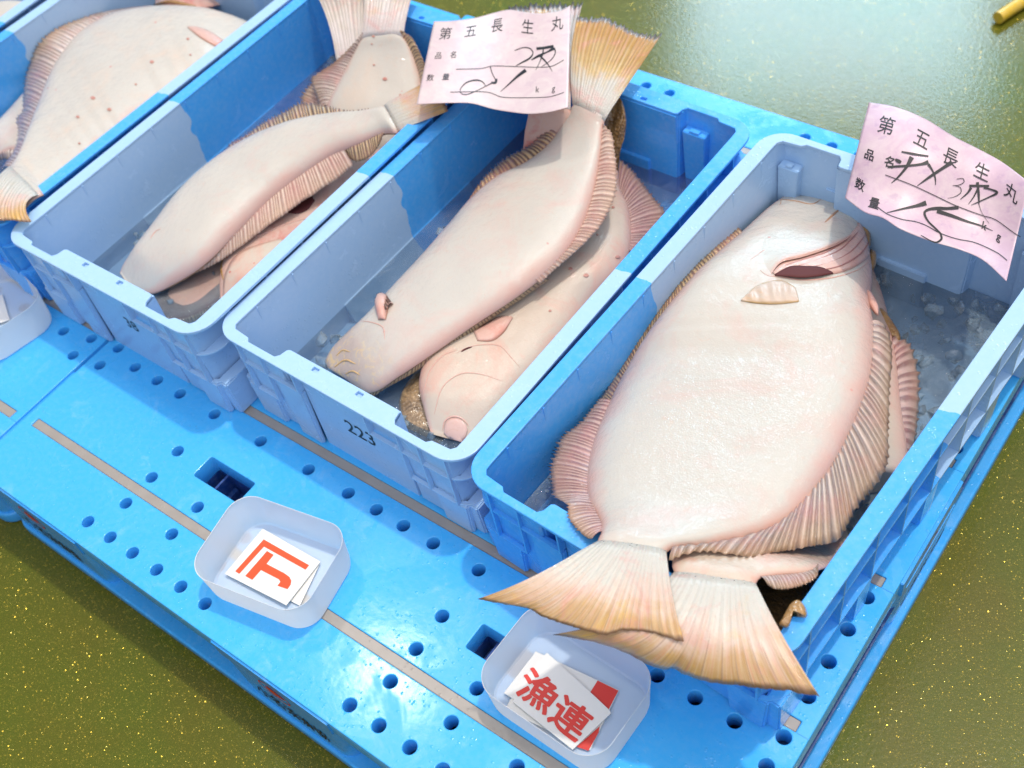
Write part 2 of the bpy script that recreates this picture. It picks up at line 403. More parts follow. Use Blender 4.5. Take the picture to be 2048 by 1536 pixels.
def half_profile(L):
    # front inner edge of the rim, left to right (local a, b), with pockets, steps and tabs
    return [(.022, .034), (.0225, .023), (.027, .0175), (.052, .0155), (.057, .0105), (.103, .0105), (.1075, .016), (.1095, .0262), (.1135, .0285),
            (.2865, .0285), (.2905, .0262), (.2925, .016), (.297, .0105), (.343, .0105), (.348, .0155), (.373, .0175), (.3775, .023), (.378, .034)]
def inner_outline():
    f = half_profile(CL); bk = [(a, CL - b) for a, b in reversed(f)]
    return f + bk
def tub_outline():
    f = [(.022, .034), (.0225, .020), (.0265, .0098), (.103, .0098), (.106, .012), (.109, .027), (.113, .0285), (.287, .0285), (.291, .027), (.294, .012), (.297, .0098), (.3735, .0098), (.3775, .020), (.378, .034)]
    return f + [(a, CL - b) for a, b in reversed(f)]
def make_crate(i, label, matl, number=None, ice=False):
    X, Y = CR[i][:2]
    root = empty('fish_crate', (X, Y, 0), label, 'crate', 'blue plastic fish crates in a row on the pallets')
    def L_(name, me, m, par=root, sm=None):
        # local coords stay in the mesh, warp = stacking tilt of this crate, rotation on the object
        for v in me.vertices:
            a, b, z = v.co; q = cw(i, a, b, z); t = CR[i][2]
            dx, dy = q[0] - X, q[1] - Y
            v.co = (math.cos(-t) * dx - math.sin(-t) * dy, math.sin(-t) * dx + math.cos(-t) * dy, q[2])
        o = bpy.data.objects.new(name, me); COL.objects.link(o); me.materials.append(m); o.parent = par
        if sm: me.shade_smooth(); me.set_sharp_from_angle(angle=sm)
        return o
    root.rotation_euler = (0, 0, CR[i][2])
    out = rrect(0, 0, CW, CL, .036, 8); inn = inner_outline()
    slots = [rrect(a, .0185, a + .0095, .0245, .0008, 2) for a in (.157, .228)] + [rrect(a, CL - .0245, a + .0095, CL - .0185, .0008, 2) for a in (.157, .228)]
    L_('rim', plate([out, inn] + slots, H - .0045, H, .0009), matl, sm=.5)
    # tub: inner skin follows the rim opening, outer skin 3 mm outside
    inn = tub_outline(); n = len(inn); cx, cy = CW / 2, CL / 2
    def sc(p, k, e=0): return (cx + (p[0] - cx) * k, cy + (p[1] - cy) * (1 - (1 - k) * .6))
    v = []; f = []
    zt, zb = H - .0042, .014
    for (a, b) in inn: v.append((a, b, zt))
    for p in inn: v.append((*sc(p, .965), zb))
    for p in inn: q = sc(p, 1.016); v.append((*q, zt))
    for p in inn: q = sc(p, .983); v.append((*q, .002))
    for k in range(n):
        j = (k + 1) % n
        f.append((k, j, n + j, n + k)); f.append((2 * n + k, 3 * n + k, 3 * n + j, 2 * n + j))
    f.append(tuple(range(n, 2 * n))); f.append(tuple(reversed(range(3 * n, 4 * n))))
    L_('tub', mesh('tub', v, f), matl, sm=.5)
    # ledges inside: low step along the long walls, small shelves in the corner pockets
    for sx in (0, 1):
        g_ = lambda a: a if sx == 0 else CW - a
        vv = [(g_(.0215), .18, .014), (g_(.040), .18, .014), (g_(.0215), .18, .060), (g_(.0215), .46, .014), (g_(.040), .46, .014), (g_(.0215), .46, .060)]
        L_('inner_step', mesh('inner_step', vv, [(0, 1, 2), (5, 4, 3), (1, 4, 5, 2), (0, 3, 4, 1), (2, 5, 3, 0)]), matl)
    for a0, a1 in (((.296, .331), (.069, .104)) if i in (0, 2, 3) else ((.026, .055), (.345, .374))):
        m_ = MB(); m_.box(a0 + .003, CL - .026, .014, a1 - .003, CL - .0105, H - .030, .003, .0); L_('corner_column', m_.me('corner_column', .001), matl)
        m_ = MB(); m_.box(a0 + .010, CL - .0245, H - .0298, a1 - .010, CL - .017, H - .0268); L_('catch', m_.me('catch', .0005), matl)
    m_ = MB(); m_.box(.125, CL - .0385, .014, .245, CL - .030, .062, .0, -.001); L_('inner_ledge', m_.me('inner_ledge', .001), matl)
    # outside: two flanges, rib lattice, corner legs, centre panel and post, on all four sides
    def cshape(a1, xs):
        r = .034; o_ = [(a1, .004), (.004 + r, .004)]
        o_ += [(.004 + r - r * math.sin(t), .004 + r - r * math.cos(t)) for t in np.linspace(.2, math.pi / 2, 7)]
        o_ += [(x, CL - y) for x, y in reversed(o_)]
        i_ = [(a1, .0092), (.032, .0092), (.0212, .0150)]; i_ += [(x, CL - y) for x, y in reversed(i_)]
        p_ = o_ + i_[::-1]
        return p_ if xs == 0 else [(CW - x, y) for x, y in p_]
    for z, al, ar in ((.113, .133, CW - .248), (.060, .078, CW - .298)):
        for xs, a1 in ((0, al), (1, ar)):
            L_('flange', plate([cshape(a1, xs)], z - .0015, z + .0015, .0004), matl, sm=.5)
    class Each:
        def __init__(s, name, bev=0): s.name = name; s.bev = bev
        def box(s, *q):
            m_ = MB(); m_.box(*q); L_(s.name, m_.me(s.name, s.bev), matl)
    t = .0012; rb = Each('rib'); lg = Each('leg', .002)
    for s_ in (0, 1):
        def Yb(b_): return b_ if s_ == 0 else CL - b_
        def bx(a0, b0, z0, a1, b1, z1):
            y0, y1 = sorted((Yb(b0), Yb(b1))); rb.box(a0, y0, z0, a1, y1, z1)
        for a, zl in ((.036, .060), (.077, .060), (.132, .113), (.249, .113), (.299, .060), (.331, .060), (.372, .060)):
            bx(a - t, .0035, zl, a + t, .0093 if (a < .107 or a > .293) else .0275, H - .0045)
        y0, y1 = sorted((Yb(.013), Yb(.030))); m_ = MB(); m_.box(.134, y0, 0, .289, y1, H - .0046); L_('end_panel', m_.me('end_panel'), matl)
    for xs in (0, 1):
        def Xa(a): return a if xs == 0 else CW - a
        for k in range(9):
            y = .06 + k * (CL - .12) / 8
            x0, x1 = sorted((Xa(.004), Xa(.023))); rb.box(x0, y - t, .060, x1, y + t, H - .0045)
    for s_ in (0, 1):
        for (a0, a1) in ((.016, .068), (.334, .384)):
            y0, y1 = (.0055, .0145) if s_ == 0 else (CL - .0145, CL - .0055)
            lg.box(a0 + .004, y0 + .001, 0, a1 - .004, y1, .0605, .004, .0008)
    for xs in (0, 1):                                      # corner posts seen from the long sides
        for yy in (.014, CL - .064):
            x0, x1 = (.0055, .0225) if xs == 0 else (CW - .0225, CW - .0055); lg.box(x0, yy, 0, x1, yy + .05, .0605, .0008, .003)
    lg.box(.092, .0065, 0, .130, .0134, .1125, .004, .001); lg.box(.092, CL - .0134, 0, .130, CL - .0065, .1125, .004, .001)
    for yy in (.17, .32, .47):
        lg.box(.008, yy, 0, .0212, yy + .03, .0605, .002, .002); lg.box(CW - .0212, yy, 0, CW - .008, yy + .03, .0605, .002, .002)
    if number:
        tm = text_mesh(number, .034 if len(number) > 2 else .027, .0002 if len(number) > 2 else 0); xform_mesh(tm, lambda x, y, z: (.216 + x, .0126, .079 + y * 1.05))
        L_('number_marking', tm, m_ink)
    # slots are see-through; put the box below them
    return root
LB = {
    0: ('blue and pale blue crate in the top left corner, only its right rim showing', m_cr_blue_front),
    1: ('blue-fronted crate with pale back half holding the rounded white fish', m_cr_blue_front),
    2: ('pale-fronted crate with blue back half, holding two raised fish tails at its back', m_cr_pale_front),
    3: ('pale-fronted crate with blue back half marked 223 on its front', m_cr_pale_front),
    4: ('blue-fronted crate with pale blue back half holding the largest fish at the right', m_cr_blue_front)}
for i in CR: make_crate(i, LB[i][0], LB[i][1], {3: '223', 2: '38'}.get(i))

# water
def water_mat(name, tint, dens, rs=1.0):
    m, nt, b = mat(name); q = N(nt); c = q.coord()
    wv = q.noise(c, 16, 5, .6, 1.6); w2 = q.noise(c, 55, 4, .6, .8)
    ice = q.ramp(q.noise(c, 14, 6, .7, 1.4), [(.36, 0.), (.70, 1.)])
    h = q.math('ADD', q.math('MULTIPLY', wv, 1.0), q.math('MULTIPLY', w2, .28))
    nrm = q.bump(h, .9, .010 * rs)
    tr = q.n('BsdfTransparent'); q.l(q.mix(ice, (.62, .72, .78), (.80, .86, .9)), tr.inputs['Color'])
    gl = q.n('BsdfGlossy'); gl.inputs['Roughness'].default_value = .035; q.l(nrm, gl.inputs['Normal'])
    fr = q.n('Fresnel'); fr.inputs['IOR'].default_value = 1.34; q.l(nrm, fr.inputs['Normal'])
    df = q.n('BsdfDiffuse'); q.l(q.mix(ice, tint, tuple(min(1, k * 1.35) for k in tint)), df.inputs['Color']); q.l(nrm, df.inputs['Normal'])
    m1 = q.n('MixShader'); q.l(q.math('ADD', dens, q.math('MULTIPLY', ice, .12)), m1.inputs[0]); q.l(tr.outputs[0], m1.inputs[1]); q.l(df.outputs[0], m1.inputs[2])
    m2 = q.n('MixShader'); q.l(q.math('MULTIPLY', fr.outputs[0], 1.2, clamp=True), m2.inputs[0]); q.l(m1.outputs[0], m2.inputs[1]); q.l(gl.outputs[0], m2.inputs[2])
    q.l(m2.outputs[0], nt.nodes['Material Output'].inputs[0]); return m
m_water = water_mat('melt_water', (.20, .25, .30), .22)
m_water4 = water_mat('ice_slush', (.30, .40, .48), .30, 1.3)
WZ = {0: .05, 1: .05, 2: .045, 3: .045, 4: .052}
for i in CR:
    k = .975; pts = [(CW / 2 + (a - CW / 2) * k, CL / 2 + (b - CL / 2) * .985) for a, b in rrect(.0235, .012, CW - .0235, CL - .012, .02)]
    me = mesh('water', [cw(i, a, b, WZ[i]) for a, b in pts], [tuple(range(len(pts)))])
    tag(link('water', me, m_water4 if i == 4 else m_water), kind='structure')

def ice_mat():
    m, nt, b = mat('crushed_ice'); q = N(nt); c = q.coord()
    tr = q.n('BsdfTransparent'); tr.inputs['Color'].default_value = (.82, .92, .97, 1)
    d = q.n('BsdfDiffuse'); d.inputs['Color'].default_value = (.60, .74, .84, 1)
    g = q.n('BsdfGlossy'); g.inputs['Roughness'].default_value = .08; q.l(q.bump(q.noise(c, 120, 3), .6, .002), g.inputs['Normal'])
    fr = q.n('Fresnel'); fr.inputs['IOR'].default_value = 1.45
    a = q.n('MixShader'); a.inputs[0].default_value = .30; q.l(tr.outputs[0], a.inputs[1]); q.l(d.outputs[0], a.inputs[2])
    e = q.n('MixShader'); q.l(fr.outputs[0], e.inputs[0]); q.l(a.outputs[0], e.inputs[1]); q.l(g.outputs[0], e.inputs[2])
    q.l(e.outputs[0], nt.nodes['Material Output'].inputs[0]); return m
m_ice = ice_mat()
for i, cnt in ((4, 330), (3, 190), (2, 120)):
    rnd = random.Random(40 + i); bm = bmesh.new()
    for k in range(cnt):
        a, b = rnd.uniform(.04, CW - .04), rnd.uniform(.03, CL - .03) if i != 4 else rnd.uniform(.18, CL - .03)
        P = cw(i, a, b, WZ[i] - rnd.uniform(-.001, .007)); r = rnd.uniform(.004, .013)
        g_ = bmesh.ops.create_icosphere(bm, subdivisions=1, radius=r)
        rot = Matrix.Rotation(rnd.uniform(0, 6.28), 4, (rnd.random(), rnd.random(), rnd.random() + .1)); sc_ = (1, rnd.uniform(.5, 1), rnd.uniform(.35, .8))
        for v in g_['verts']:
            j = Vector((rnd.uniform(-.3, .3), rnd.uniform(-.3, .3), rnd.uniform(-.3, .3))) * r
            q_ = rot @ Vector((v.co.x * sc_[0], v.co.y * sc_[1], v.co.z * sc_[2])) + j
            v.co = Vector(P) + q_
    me = bpy.data.meshes.new('crushed_ice'); bm.to_mesh(me); bm.free()
    tag(link('crushed_ice', me, m_ice), {4: 'crushed ice in the meltwater beside the largest white flatfish', 3: 'crushed ice in the meltwater of the crate marked 223', 2: 'crushed ice in the meltwater under the fish of the second crate'}[i], 'ice', kind='stuff')

# ------------------------------------------------------------------ fish skin
def skin_mat(name, base=(.80, .73, .62), blush=(.70, .36, .30), edge=(.70, .38, .30), spots=.5, pinkness=.35, seed=0., head=None, hl=.12):
    m, nt, b = mat(name); q = N(nt); c = q.coord(); uv = q.coord('UV')
    off = q.n('VectorMath', operation='ADD'); q.l(c, off.inputs[0]); off.inputs[1].default_value = (seed, seed * .7, 0); c2 = off.outputs[0]
    u, v, _ = q.sep(uv)
    e = q.math('ABSOLUTE', q.math('SUBTRACT', v, .5))                       # 0 centre .. .5 edge
    em = q.ramp(q.math('ADD', e, q.math('MULTIPLY', q.math('SUBTRACT', q.noise(c2, 30, 4), .5), .12)), [(.40, 0.), (.49, 1.)])
    col = q.mix(q.ramp(q.noise(c2, 7, 5, .6, .6), [(.42, 0.), (.72, 1.)]), base, tuple(k * .93 + .02 for k in base))
    pk = q.ramp(q.noise(c2, 13, 6, .65, .8), [(.50, 0.), (.72, 1.)])
    col = q.mix(q.math('MULTIPLY', pk, pinkness), col, blush)
    streak = q.ramp(q.noise(q.mapping(c2, (1, 1, 1)), 75, 5, .75, 1.5), [(.57, 0.), (.72, 1.)])
    col = q.mix(q.math('MULTIPLY', streak, .55 * pinkness + .10), col, (.66, .36, .22))
    sv = q.n('TexVoronoi'); sv.inputs['Scale'].default_value = 42; q.l(c2, sv.inputs['Vector'])
    dot = q.math('LESS_THAN', q.math('ADD', sv.outputs['Distance'], q.math('MULTIPLY', q.noise(c2, 300, 3), .10)), .125)
    dot = q.math('MULTIPLY', dot, q.math('GREATER_THAN', q.sep(sv.outputs['Color'])[0], .80))
    col = q.mix(q.math('MULTIPLY', dot, spots), col, (.62, .10, .08))
    col = q.mix(q.math('MULTIPLY', em, .75), col, edge)
    if head:
        hm = q.ramp(q.math('ADD', u, q.math('MULTIPLY', q.math('SUBTRACT', q.noise(c2, 40, 4), .5), .08)), [(hl * .6, 1.), (hl * 1.3, 0.)])
        hc = q.mix(q.ramp(q.noise(c2, 70, 4, .6, 1.5), [(.54, 0.), (.60, 1.)]), head, (.66, .46, .22))
        col = q.mix(q.math('MULTIPLY', hm, .8), col, hc)
    q.l(col, b.inputs['Base Color'])
    b.inputs['Subsurface Weight'].default_value = .12; b.inputs['Subsurface Radius'].default_value = (.012, .006, .004); b.inputs['Subsurface Scale'].default_value = .6
    b.inputs['Roughness'].default_value = .42
    b.inputs['Coat Weight'].default_value = .85; b.inputs['Coat Roughness'].default_value = .05; b.inputs['Coat IOR'].default_value = 1.36; b.inputs['Specular IOR Level'].default_value = .25
    cell = q.vor(c2, 420); hb = q.math('ADD', q.math('MULTIPLY', cell, .06), q.math('ADD', q.noise(c2, 55, 4, .6), q.math('MULTIPLY', q.noise(c2, 14, 3), 1.6)))
    q.l(wet_beads(q, c2, q.bump(q.math('ADD', hb, q.math('MULTIPLY', q.noise(c2, 130, 3, .6), .5)), .8, .0045), 300, 2.4, .66), b.inputs['Coat Normal'])
    q.l(q.bump(q.math('ADD', q.math('MULTIPLY', cell, .15), q.math('ADD', q.noise(c2, 28, 5, .6, .8), q.math('MULTIPLY', q.noise(q.mapping(c2, (1, 1, 1)), 9, 3, .5, 1.5), 2.0))), .20, .0020), b.inputs['Normal'])
    return m
def brown_mat(name='eyed_side_brown', a=(.16, .085, .03), b2=(.34, .19, .07)):
    m, nt, b = mat(name); q = N(nt); c = q.coord()
    q.l(q.mix(q.ramp(q.noise(c, 45, 5, .65, 1.), [(.35, 0.), (.65, 1.)]), a, b2), b.inputs['Base Color'])
    b.inputs['Roughness'].default_value = .3; b.inputs['Coat Weight'].default_value = 1; b.inputs['Coat Roughness'].default_value = .08
    q.l(q.bump(q.math('ADD', q.vor(c, 260), q.noise(c, 50, 4)), .5, .003), b.inputs['Normal'])
    q.l(q.bump(q.noise(c, 60, 4), .6, .004), b.inputs['Coat Normal'])
    return m
def fin_mat(name, ray_c=(.60, .485, .42), web=(.23, .165, .14), tipc=(.42, .25, .10), tipk=.6):
    m, nt, b = mat(name); q = N(nt); c = q.coord(); uv = q.coord('UV'); u, v, _ = q.sep(uv)
    ph = q.math('PINGPONG', u, .5)                                             # .5 on the ray
    nz = q.math('MULTIPLY', q.math('SUBTRACT', q.noise(c, 90, 4), .5), .22)
    r = q.ramp(q.math('ADD', ph, nz), [(.12, 0.), (.30, 1.)])
    col = q.mix(r, web, ray_c)
    col = q.mix(q.math('MULTIPLY', q.ramp(q.noise(c, 30, 4, .6), [(.45, 0.), (.7, 1.)]), .5), col, (.55, .22, .20))
    col = q.mix(q.math('MULTIPLY', q.ramp(q.math('ADD', v, nz), [(.45, 0.), (1., 1.)]), tipk), col, tipc)
    q.l(col, b.inputs['Base Color'])
    b.inputs['Roughness'].default_value = .35; b.inputs['Coat Weight'].default_value = 1; b.inputs['Coat Roughness'].default_value = .06
    b.inputs['Subsurface Weight'].default_value = .15; b.inputs['Subsurface Radius'].default_value = (.006, .003, .002); b.inputs['Subsurface Scale'].default_value = .5
    q.l(q.bump(q.math('ADD', q.noise(c, 150, 4, .7), q.math('MULTIPLY', ph, 1.0)), .6, .0022), b.inputs['Normal'])
    q.l(wet_beads(q, c, q.bump(q.noise(c, 160, 4, .7), .8, .003), 330, 2.4, .42), b.inputs['Coat Normal'])
    return m
def tail_mat(name, root_c=(.62, .555, .475), mid=(.70, .48, .37), tip=(.56, .32, .12), rim=(.20, .11, .07), k=1.0):
    m, nt, b = mat(name); q = N(nt); c = q.coord(); uv = q.coord('UV'); u, v, _ = q.sep(uv)
    nz = q.math('MULTIPLY', q.math('SUBTRACT', q.noise(c, 28, 5, .65, .6), .5), .7)
    fan = q.noise(q.mapping(uv, (1.5, 1.2, 1)), 1.0, 3, .6)
    t = q.math('ADD', q.math('ADD', v, nz), q.math('MULTIPLY', q.math('SUBTRACT', fan, .5), .5))
    col = q.ramp(t, [(.26, root_c), (.50, mid), (.80, tip)])
    col = q.mix(q.math('MULTIPLY', q.ramp(q.noise(c, 20, 5, .7, 1.), [(.52, 0.), (.68, 1.)]), .45), col, (.72, .25, .22))
    col = q.mix(q.math('MULTIPLY', q.ramp(q.noise(c, 24, 4, .6, .3), [(.56, 0.), (.66, 1.)]), q.math('MULTIPLY', v, .7)), col, (.78, .42, .05))
    ph = q.math('PINGPONG', u, .5)
    ln = q.ramp(q.math('ADD', ph, q.math('MULTIPLY', q.math('SUBTRACT', q.noise(c, 60, 3), .5), .08)), [(.02, 1.), (.07, 0.)])
    on = q.ramp(v, [(.35, 0.), (.6, 1.)])
    col = q.mix(q.math('MULTIPLY', q.math('MULTIPLY', ln, on), .5), col, (.25, .14, .10))
    fine = q.n('TexNoise'); fine.inputs['Scale'].default_value = 1.0; fine.inputs['Detail'].default_value = 5; q.l(q.mapping(uv, (7.0, 1.2, 1)), fine.inputs['Vector'])
    st = q.noise(q.mapping(uv, (2.2, 1.0, 1)), 1.0, 4, .7)
    col = q.mix(q.math('MULTIPLY', q.ramp(st, [(.50, 0.), (.64, 1.)]), q.math('MULTIPLY', v, .55)), col, (.66, .27, .20))
    col = q.mix(q.math('MULTIPLY', q.ramp(fine.outputs[0], [(.48, 0.), (.62, 1.)]), q.math('MULTIPLY', v, .30)), col, (.78, .66, .55))
    er = q.ramp(q.math('ADD', v, q.math('MULTIPLY', q.math('SUBTRACT', q.noise(c, 110, 3), .5), .05)), [(.925, 0.), (.975, 1.)])
    col = q.mix(q.math('MULTIPLY', er, .8 * k), col, rim)
    q.l(col, b.inputs['Base Color'])
    b.inputs['Roughness'].default_value = .38; b.inputs['Coat Weight'].default_value = .9; b.inputs['Coat Roughness'].default_value = .09; b.inputs['Coat IOR'].default_value = 1.4
    b.inputs['Subsurface Weight'].default_value = .2; b.inputs['Subsurface Radius'].default_value = (.01, .005, .003); b.inputs['Subsurface Scale'].default_value = .5
    beads = q.math('MULTIPLY', q.math('SUBTRACT', .5, q.vor(c, 330), clamp=True), q.ramp(v, [(.30, 1.), (.65, .15)]))
    h = q.math('ADD', q.math('MULTIPLY', beads, 1.6), q.math('ADD', q.math('MULTIPLY', fine.outputs[0], 1.3), q.math('MULTIPLY', ph, .5)))
    q.l(q.bump(h, .28, .0016), b.inputs['Normal']); q.l(wet_beads(q, c, q.bump(q.math('ADD', h, q.noise(c, 40, 3)), .7, .0022)), b.inputs['Coat Normal'])
    return m
m_brown = brown_mat()
m_skin_big = skin_mat('white_belly_skin', (.59, .54, .465), pinkness=.32, spots=.5)
m_skin_a = skin_mat('cream_belly_skin', (.60, .545, .47), pinkness=.34, spots=.4, seed=3.1)
m_skin_b = skin_mat('pinkish_belly_skin', (.62, .505, .40), (.74, .26, .18), pinkness=.6, spots=.85, seed=7.7)
m_skin_c = skin_mat('speckled_belly_skin', (.60, .545, .47), (.76, .50, .34), pinkness=.34, spots=.8, seed=11.3)
m_skin_red = skin_mat('reddened_belly_skin', (.62, .41, .33), (.55, .10, .08), pinkness=.8, spots=.9, seed=5.2)
m_fin = fin_mat('fin_pink_brown')
m_fin_red = fin_mat('fin_reddish', (.57, .38, .33), (.25, .125, .11), (.42, .27, .15), .6)
m_fin_olive = fin_mat('fin_olive', (.55, .38, .20), (.10, .055, .035), (.30, .18, .07), .5)
m_fin_pale = fin_mat('fin_pale', (.72, .54, .44), (.36, .20, .15), (.62, .40, .25), .5)
m_tail = tail_mat('tail_orange')
m_tail_gold = tail_mat('tail_gold', (.60, .545, .475), (.56, .37, .14), (.46, .22, .015), (.10, .09, .09), 1.15)
m_tail_grey = tail_mat('tail_grey', (.72, .60, .55), (.60, .50, .42), (.36, .30, .26), (.07, .07, .08), 1.2)
m_flesh = skin_mat('pink_gill_flesh', (.74, .46, .38), (.66, .24, .20), pinkness=.7, spots=.2, seed=2.2)
m_slit = ink('gill_slit_dark', (.10, .018, .016), .75)
m_mouth = skin_mat('mouth_red', (.78, .36, .28), (.70, .14, .12), pinkness=.8, spots=.1, seed=1.2)
m_skin_h = skin_mat('belly_skin_pink_head', (.60, .545, .47), pinkness=.34, spots=.4, seed=3.1, head=(.50, .37, .30))
m_pect = skin_mat('pectoral_orange', (.62, .47, .37), (.72, .42, .16), (.66, .38, .12), pinkness=.9, spots=.1, seed=6.6)
m_pect_red = skin_mat('pectoral_red', (.70, .42, .34), (.68, .20, .14), (.62, .26, .16), pinkness=.9, spots=.1, seed=8.6)

# ------------------------------------------------------------------ fish geometry
def catm(P, n, closed=False):
    P = np.array(P, float); m = len(P)
    d = np.r_[0, np.cumsum(np.linalg.norm(np.diff(P[:, :2], axis=0), axis=1) + 1e-9)]
    t = np.linspace(0, d[-1], n); out = []
    for x in t:
        k = min(max(int(np.searchsorted(d, x, side='right')) - 1, 0), m - 2)
        s_ = (x - d[k]) / (d[k + 1] - d[k])
        p1, p2 = P[k], P[k + 1]; p0 = P[max(k - 1, 0)]; p3 = P[min(k + 2, m - 1)]
        h = d[k + 1] - d[k]
        m1 = (p2 - p0) / max(d[min(k + 1, m - 1)] - d[max(k - 1, 0)], 1e-9) * h
        m2 = (p3 - p1) / max(d[min(k + 2, m - 1)] - d[k], 1e-9) * h
        out.append((2 * s_**3 - 3 * s_**2 + 1) * p1 + (s_**3 - 2 * s_**2 + s_) * m1 + (-2 * s_**3 + 3 * s_**2) * p2 + (s_**3 - s_**2) * m2)
    return np.array(out)
def pin(ci, x, y, z, lo=.030, hi=.370):
    """survey a point at height z, kept inside the walls of crate ci when it lies below the rim"""
    P = U(x, y, z)
    if ci is None: return P
    for _ in range(60):
        a, b = cloc(ci, P)
        if not (-.05 < b < CL + .05): return P
        if P[2] > RIMH[ci](a, b) + .003: return P
        if a < lo: z += .002; P = U(x, y, z)
        elif a > hi and z > .018: z -= .002; P = U(x, y, z)
        else: break
    return P
FISH = {}
class Fish:
    def __init__(s, key, name, label, ci, st, skin, nu=64, nv=26, under=.45, lump=.0022, group='flatfish lying in the crates', seed=0, headr=.10, clampw=True, taper=True):
        s.ci = ci; s.key = key
        S = np.array(st, float)            # lx ly lz rx ry rz bulge
        A = catm(np.c_[S[:, 0:3]], nu); B = None
        # parametrise both sides by station index
        d = np.r_[0, np.cumsum(np.linalg.norm(np.diff((S[:, 0:2] + S[:, 3:5]) / 2, axis=0), axis=1))]
        tt = np.linspace(0, d[-1], nu)
        def interp(cols):
            out = []
            m = len(S)
            for x in tt:
                k = min(max(int(np.searchsorted(d, x, side='right')) - 1, 0), m - 2); h = d[k + 1] - d[k]; q = (x - d[k]) / h
                p1, p2 = S[k, cols], S[k + 1, cols]; p0 = S[max(k - 1, 0), cols]; p3 = S[min(k + 2, m - 1), cols]
                m1 = (p2 - p0) / max(d[k + 1] - d[max(k - 1, 0)], 1e-9) * h; m2 = (p3 - p1) / max(d[min(k + 2, m - 1)] - d[k], 1e-9) * h
                out.append((2 * q**3 - 3 * q**2 + 1) * p1 + (q**3 - 2 * q**2 + q) * m1 + (-2 * q**3 + 3 * q**2) * p2 + (q**3 - q**2) * m2)
            return np.array(out)
        Lp = interp([0, 1, 2]); Rp = interp([3, 4, 5]); bl = interp([6])[:, 0]
        cc = ci if clampw else None
        s.L = np.array([pin(cc, *p) for p in Lp]); s.R = np.array([pin(cc, *p) for p in Rp]); s.bl = np.maximum(bl, .0015)
        s.nk = int(min(10, max(3, round(48 / (d[-1] / nu))))); s.bl = s.bl * .84; q_ = np.clip((nu - 1 - np.arange(nu)) / (s.nk + 1.), 0, 1); s.bl = s.bl * (q_ ** .6 * .95 + .05) if taper else s.bl
        s.pxL, s.pxR = Lp[:, :2], Rp[:, :2]; s.nu = nu
        s.skin = skin
        v = []; uv = []; f = []; mi = []
        vs = .5 - .5 * np.cos(np.linspace(0, math.pi, nv))
        prof = (1 - np.abs(2 * vs - 1)**3.6)**.58
        def en(i): return min(1, (nu - 1 - i) / s.nk) if taper else 1
        def rp(i, x):
            e = 1 - en(i); x = .5 + (x - .5) * (1 - .22 * e); q = s.L[i] + (s.R[i] - s.L[i]) * x; q[2] -= .018 * e * e + .001 * e; return q
        for i in range(nu):
            u = i / (nu - 1); hu = min(1, u / headr)**.5 if headr else 1
            ring = []
            for j in range(nv):
                P = rp(i, vs[j]); h = s.bl[i] * prof[j] * hu
                nn = noise.noise(Vector((P[0] * 9 + seed, P[1] * 9, seed))) + .5 * noise.noise(Vector((P[0] * 24 + seed, P[1] * 24, seed)))
                v.append(P + np.array([0, 0, h + lump * nn * prof[j]])); uv.append((u, vs[j]))
            for j in range(nv - 2, 0, -1):
                P = rp(i, vs[j]); h = (s.bl[i] * under + .003 * en(i)) * prof[j] * hu
                v.append(P - np.array([0, 0, h])); uv.append((u, vs[j]))
        n = 2 * nv - 2
        for i in range(nu - 1):
            for j in range(n):
                k = (j + 1) % n
                f.append((i * n + j, i * n + k, (i + 1) * n + k, (i + 1) * n + j)); mi.append(0 if j < nv - 1 else 1)
        f.append(tuple(range(n))); mi.append(0); f.append(tuple(reversed(range((nu - 1) * n, nu * n)))); mi.append(0)
        me = mesh('body', v, f, uv, mi)
        bm = bmesh.new(); bm.from_mesh(me); bmesh.ops.recalc_face_normals(bm, faces=bm.faces); bm.to_mesh(me); bm.free()
        mid = (s.L[nu // 2] + s.R[nu // 2]) / 2
        s.root = empty(name, (mid[0], mid[1], mid[2] - .02), label, 'fish', group)
        s.body = link('body', me, [skin, m_brown], s.root, 9)
        s.bvh = BVHTree.FromPolygons([Vector(p) for p in v], f)
        FISH[key] = s
    def surf(s, x, y, lift=0):
        d = Vector(ray(x, y)).normalized(); h = s.bvh.ray_cast(Vector(CAMP), d)
        if h[0] is None:
            h = s.bvh.find_nearest(Vector(U(x, y, .12)));
            return h[0] + Vector((0, 0, lift))
        nrm = h[1] if h[1].dot(d) < 0 else -h[1]
        return h[0] + nrm * lift
    def edge(s, side, a, b, n, inset=.03):
        """points along an edge between the stations nearest to pixels a and b"""
        px = s.pxL if side == 'L' else s.pxR
        ia = np.argmin(np.hypot(px[:, 0] - a[0], px[:, 1] - a[1])); ib = np.argmin(np.hypot(px[:, 0] - b[0], px[:, 1] - b[1]))
        t = np.linspace(ia, ib, n); out = []
        for x in t:
            k = min(int(x), s.nu - 2); q = x - k
            L = s.L[k] * (1 - q) + s.L[k + 1] * q; R = s.R[k] * (1 - q) + s.R[k + 1] * q; bl = s.bl[k]
            v = inset if side == 'L' else 1 - inset
            P = L + (R - L) * v; P[2] += bl * .12; out.append(P)
        return np.array(out)
    def fin(s, name, side, a, b, outer, z, m, rays=40, jag=.10, amp=.0011, sag=.004, label=None, lo=.024, hi=.376, free=False):
        sub = 7; nc = rays * sub + 1; nr = 9
        base = s.edge(side, a, b, nc)
        zs = z if isinstance(z, (list, tuple)) else [z] * len(outer)
        O = catm(np.array([(x, y, zz) for (x, y), zz in zip(outer, zs)]), nc)
        O = np.array([pin(None if free else s.ci, *p, lo=lo, hi=hi) for p in O])
        return s.sheet(name, base, O, m, rays, sub, nr, jag, amp, sag)
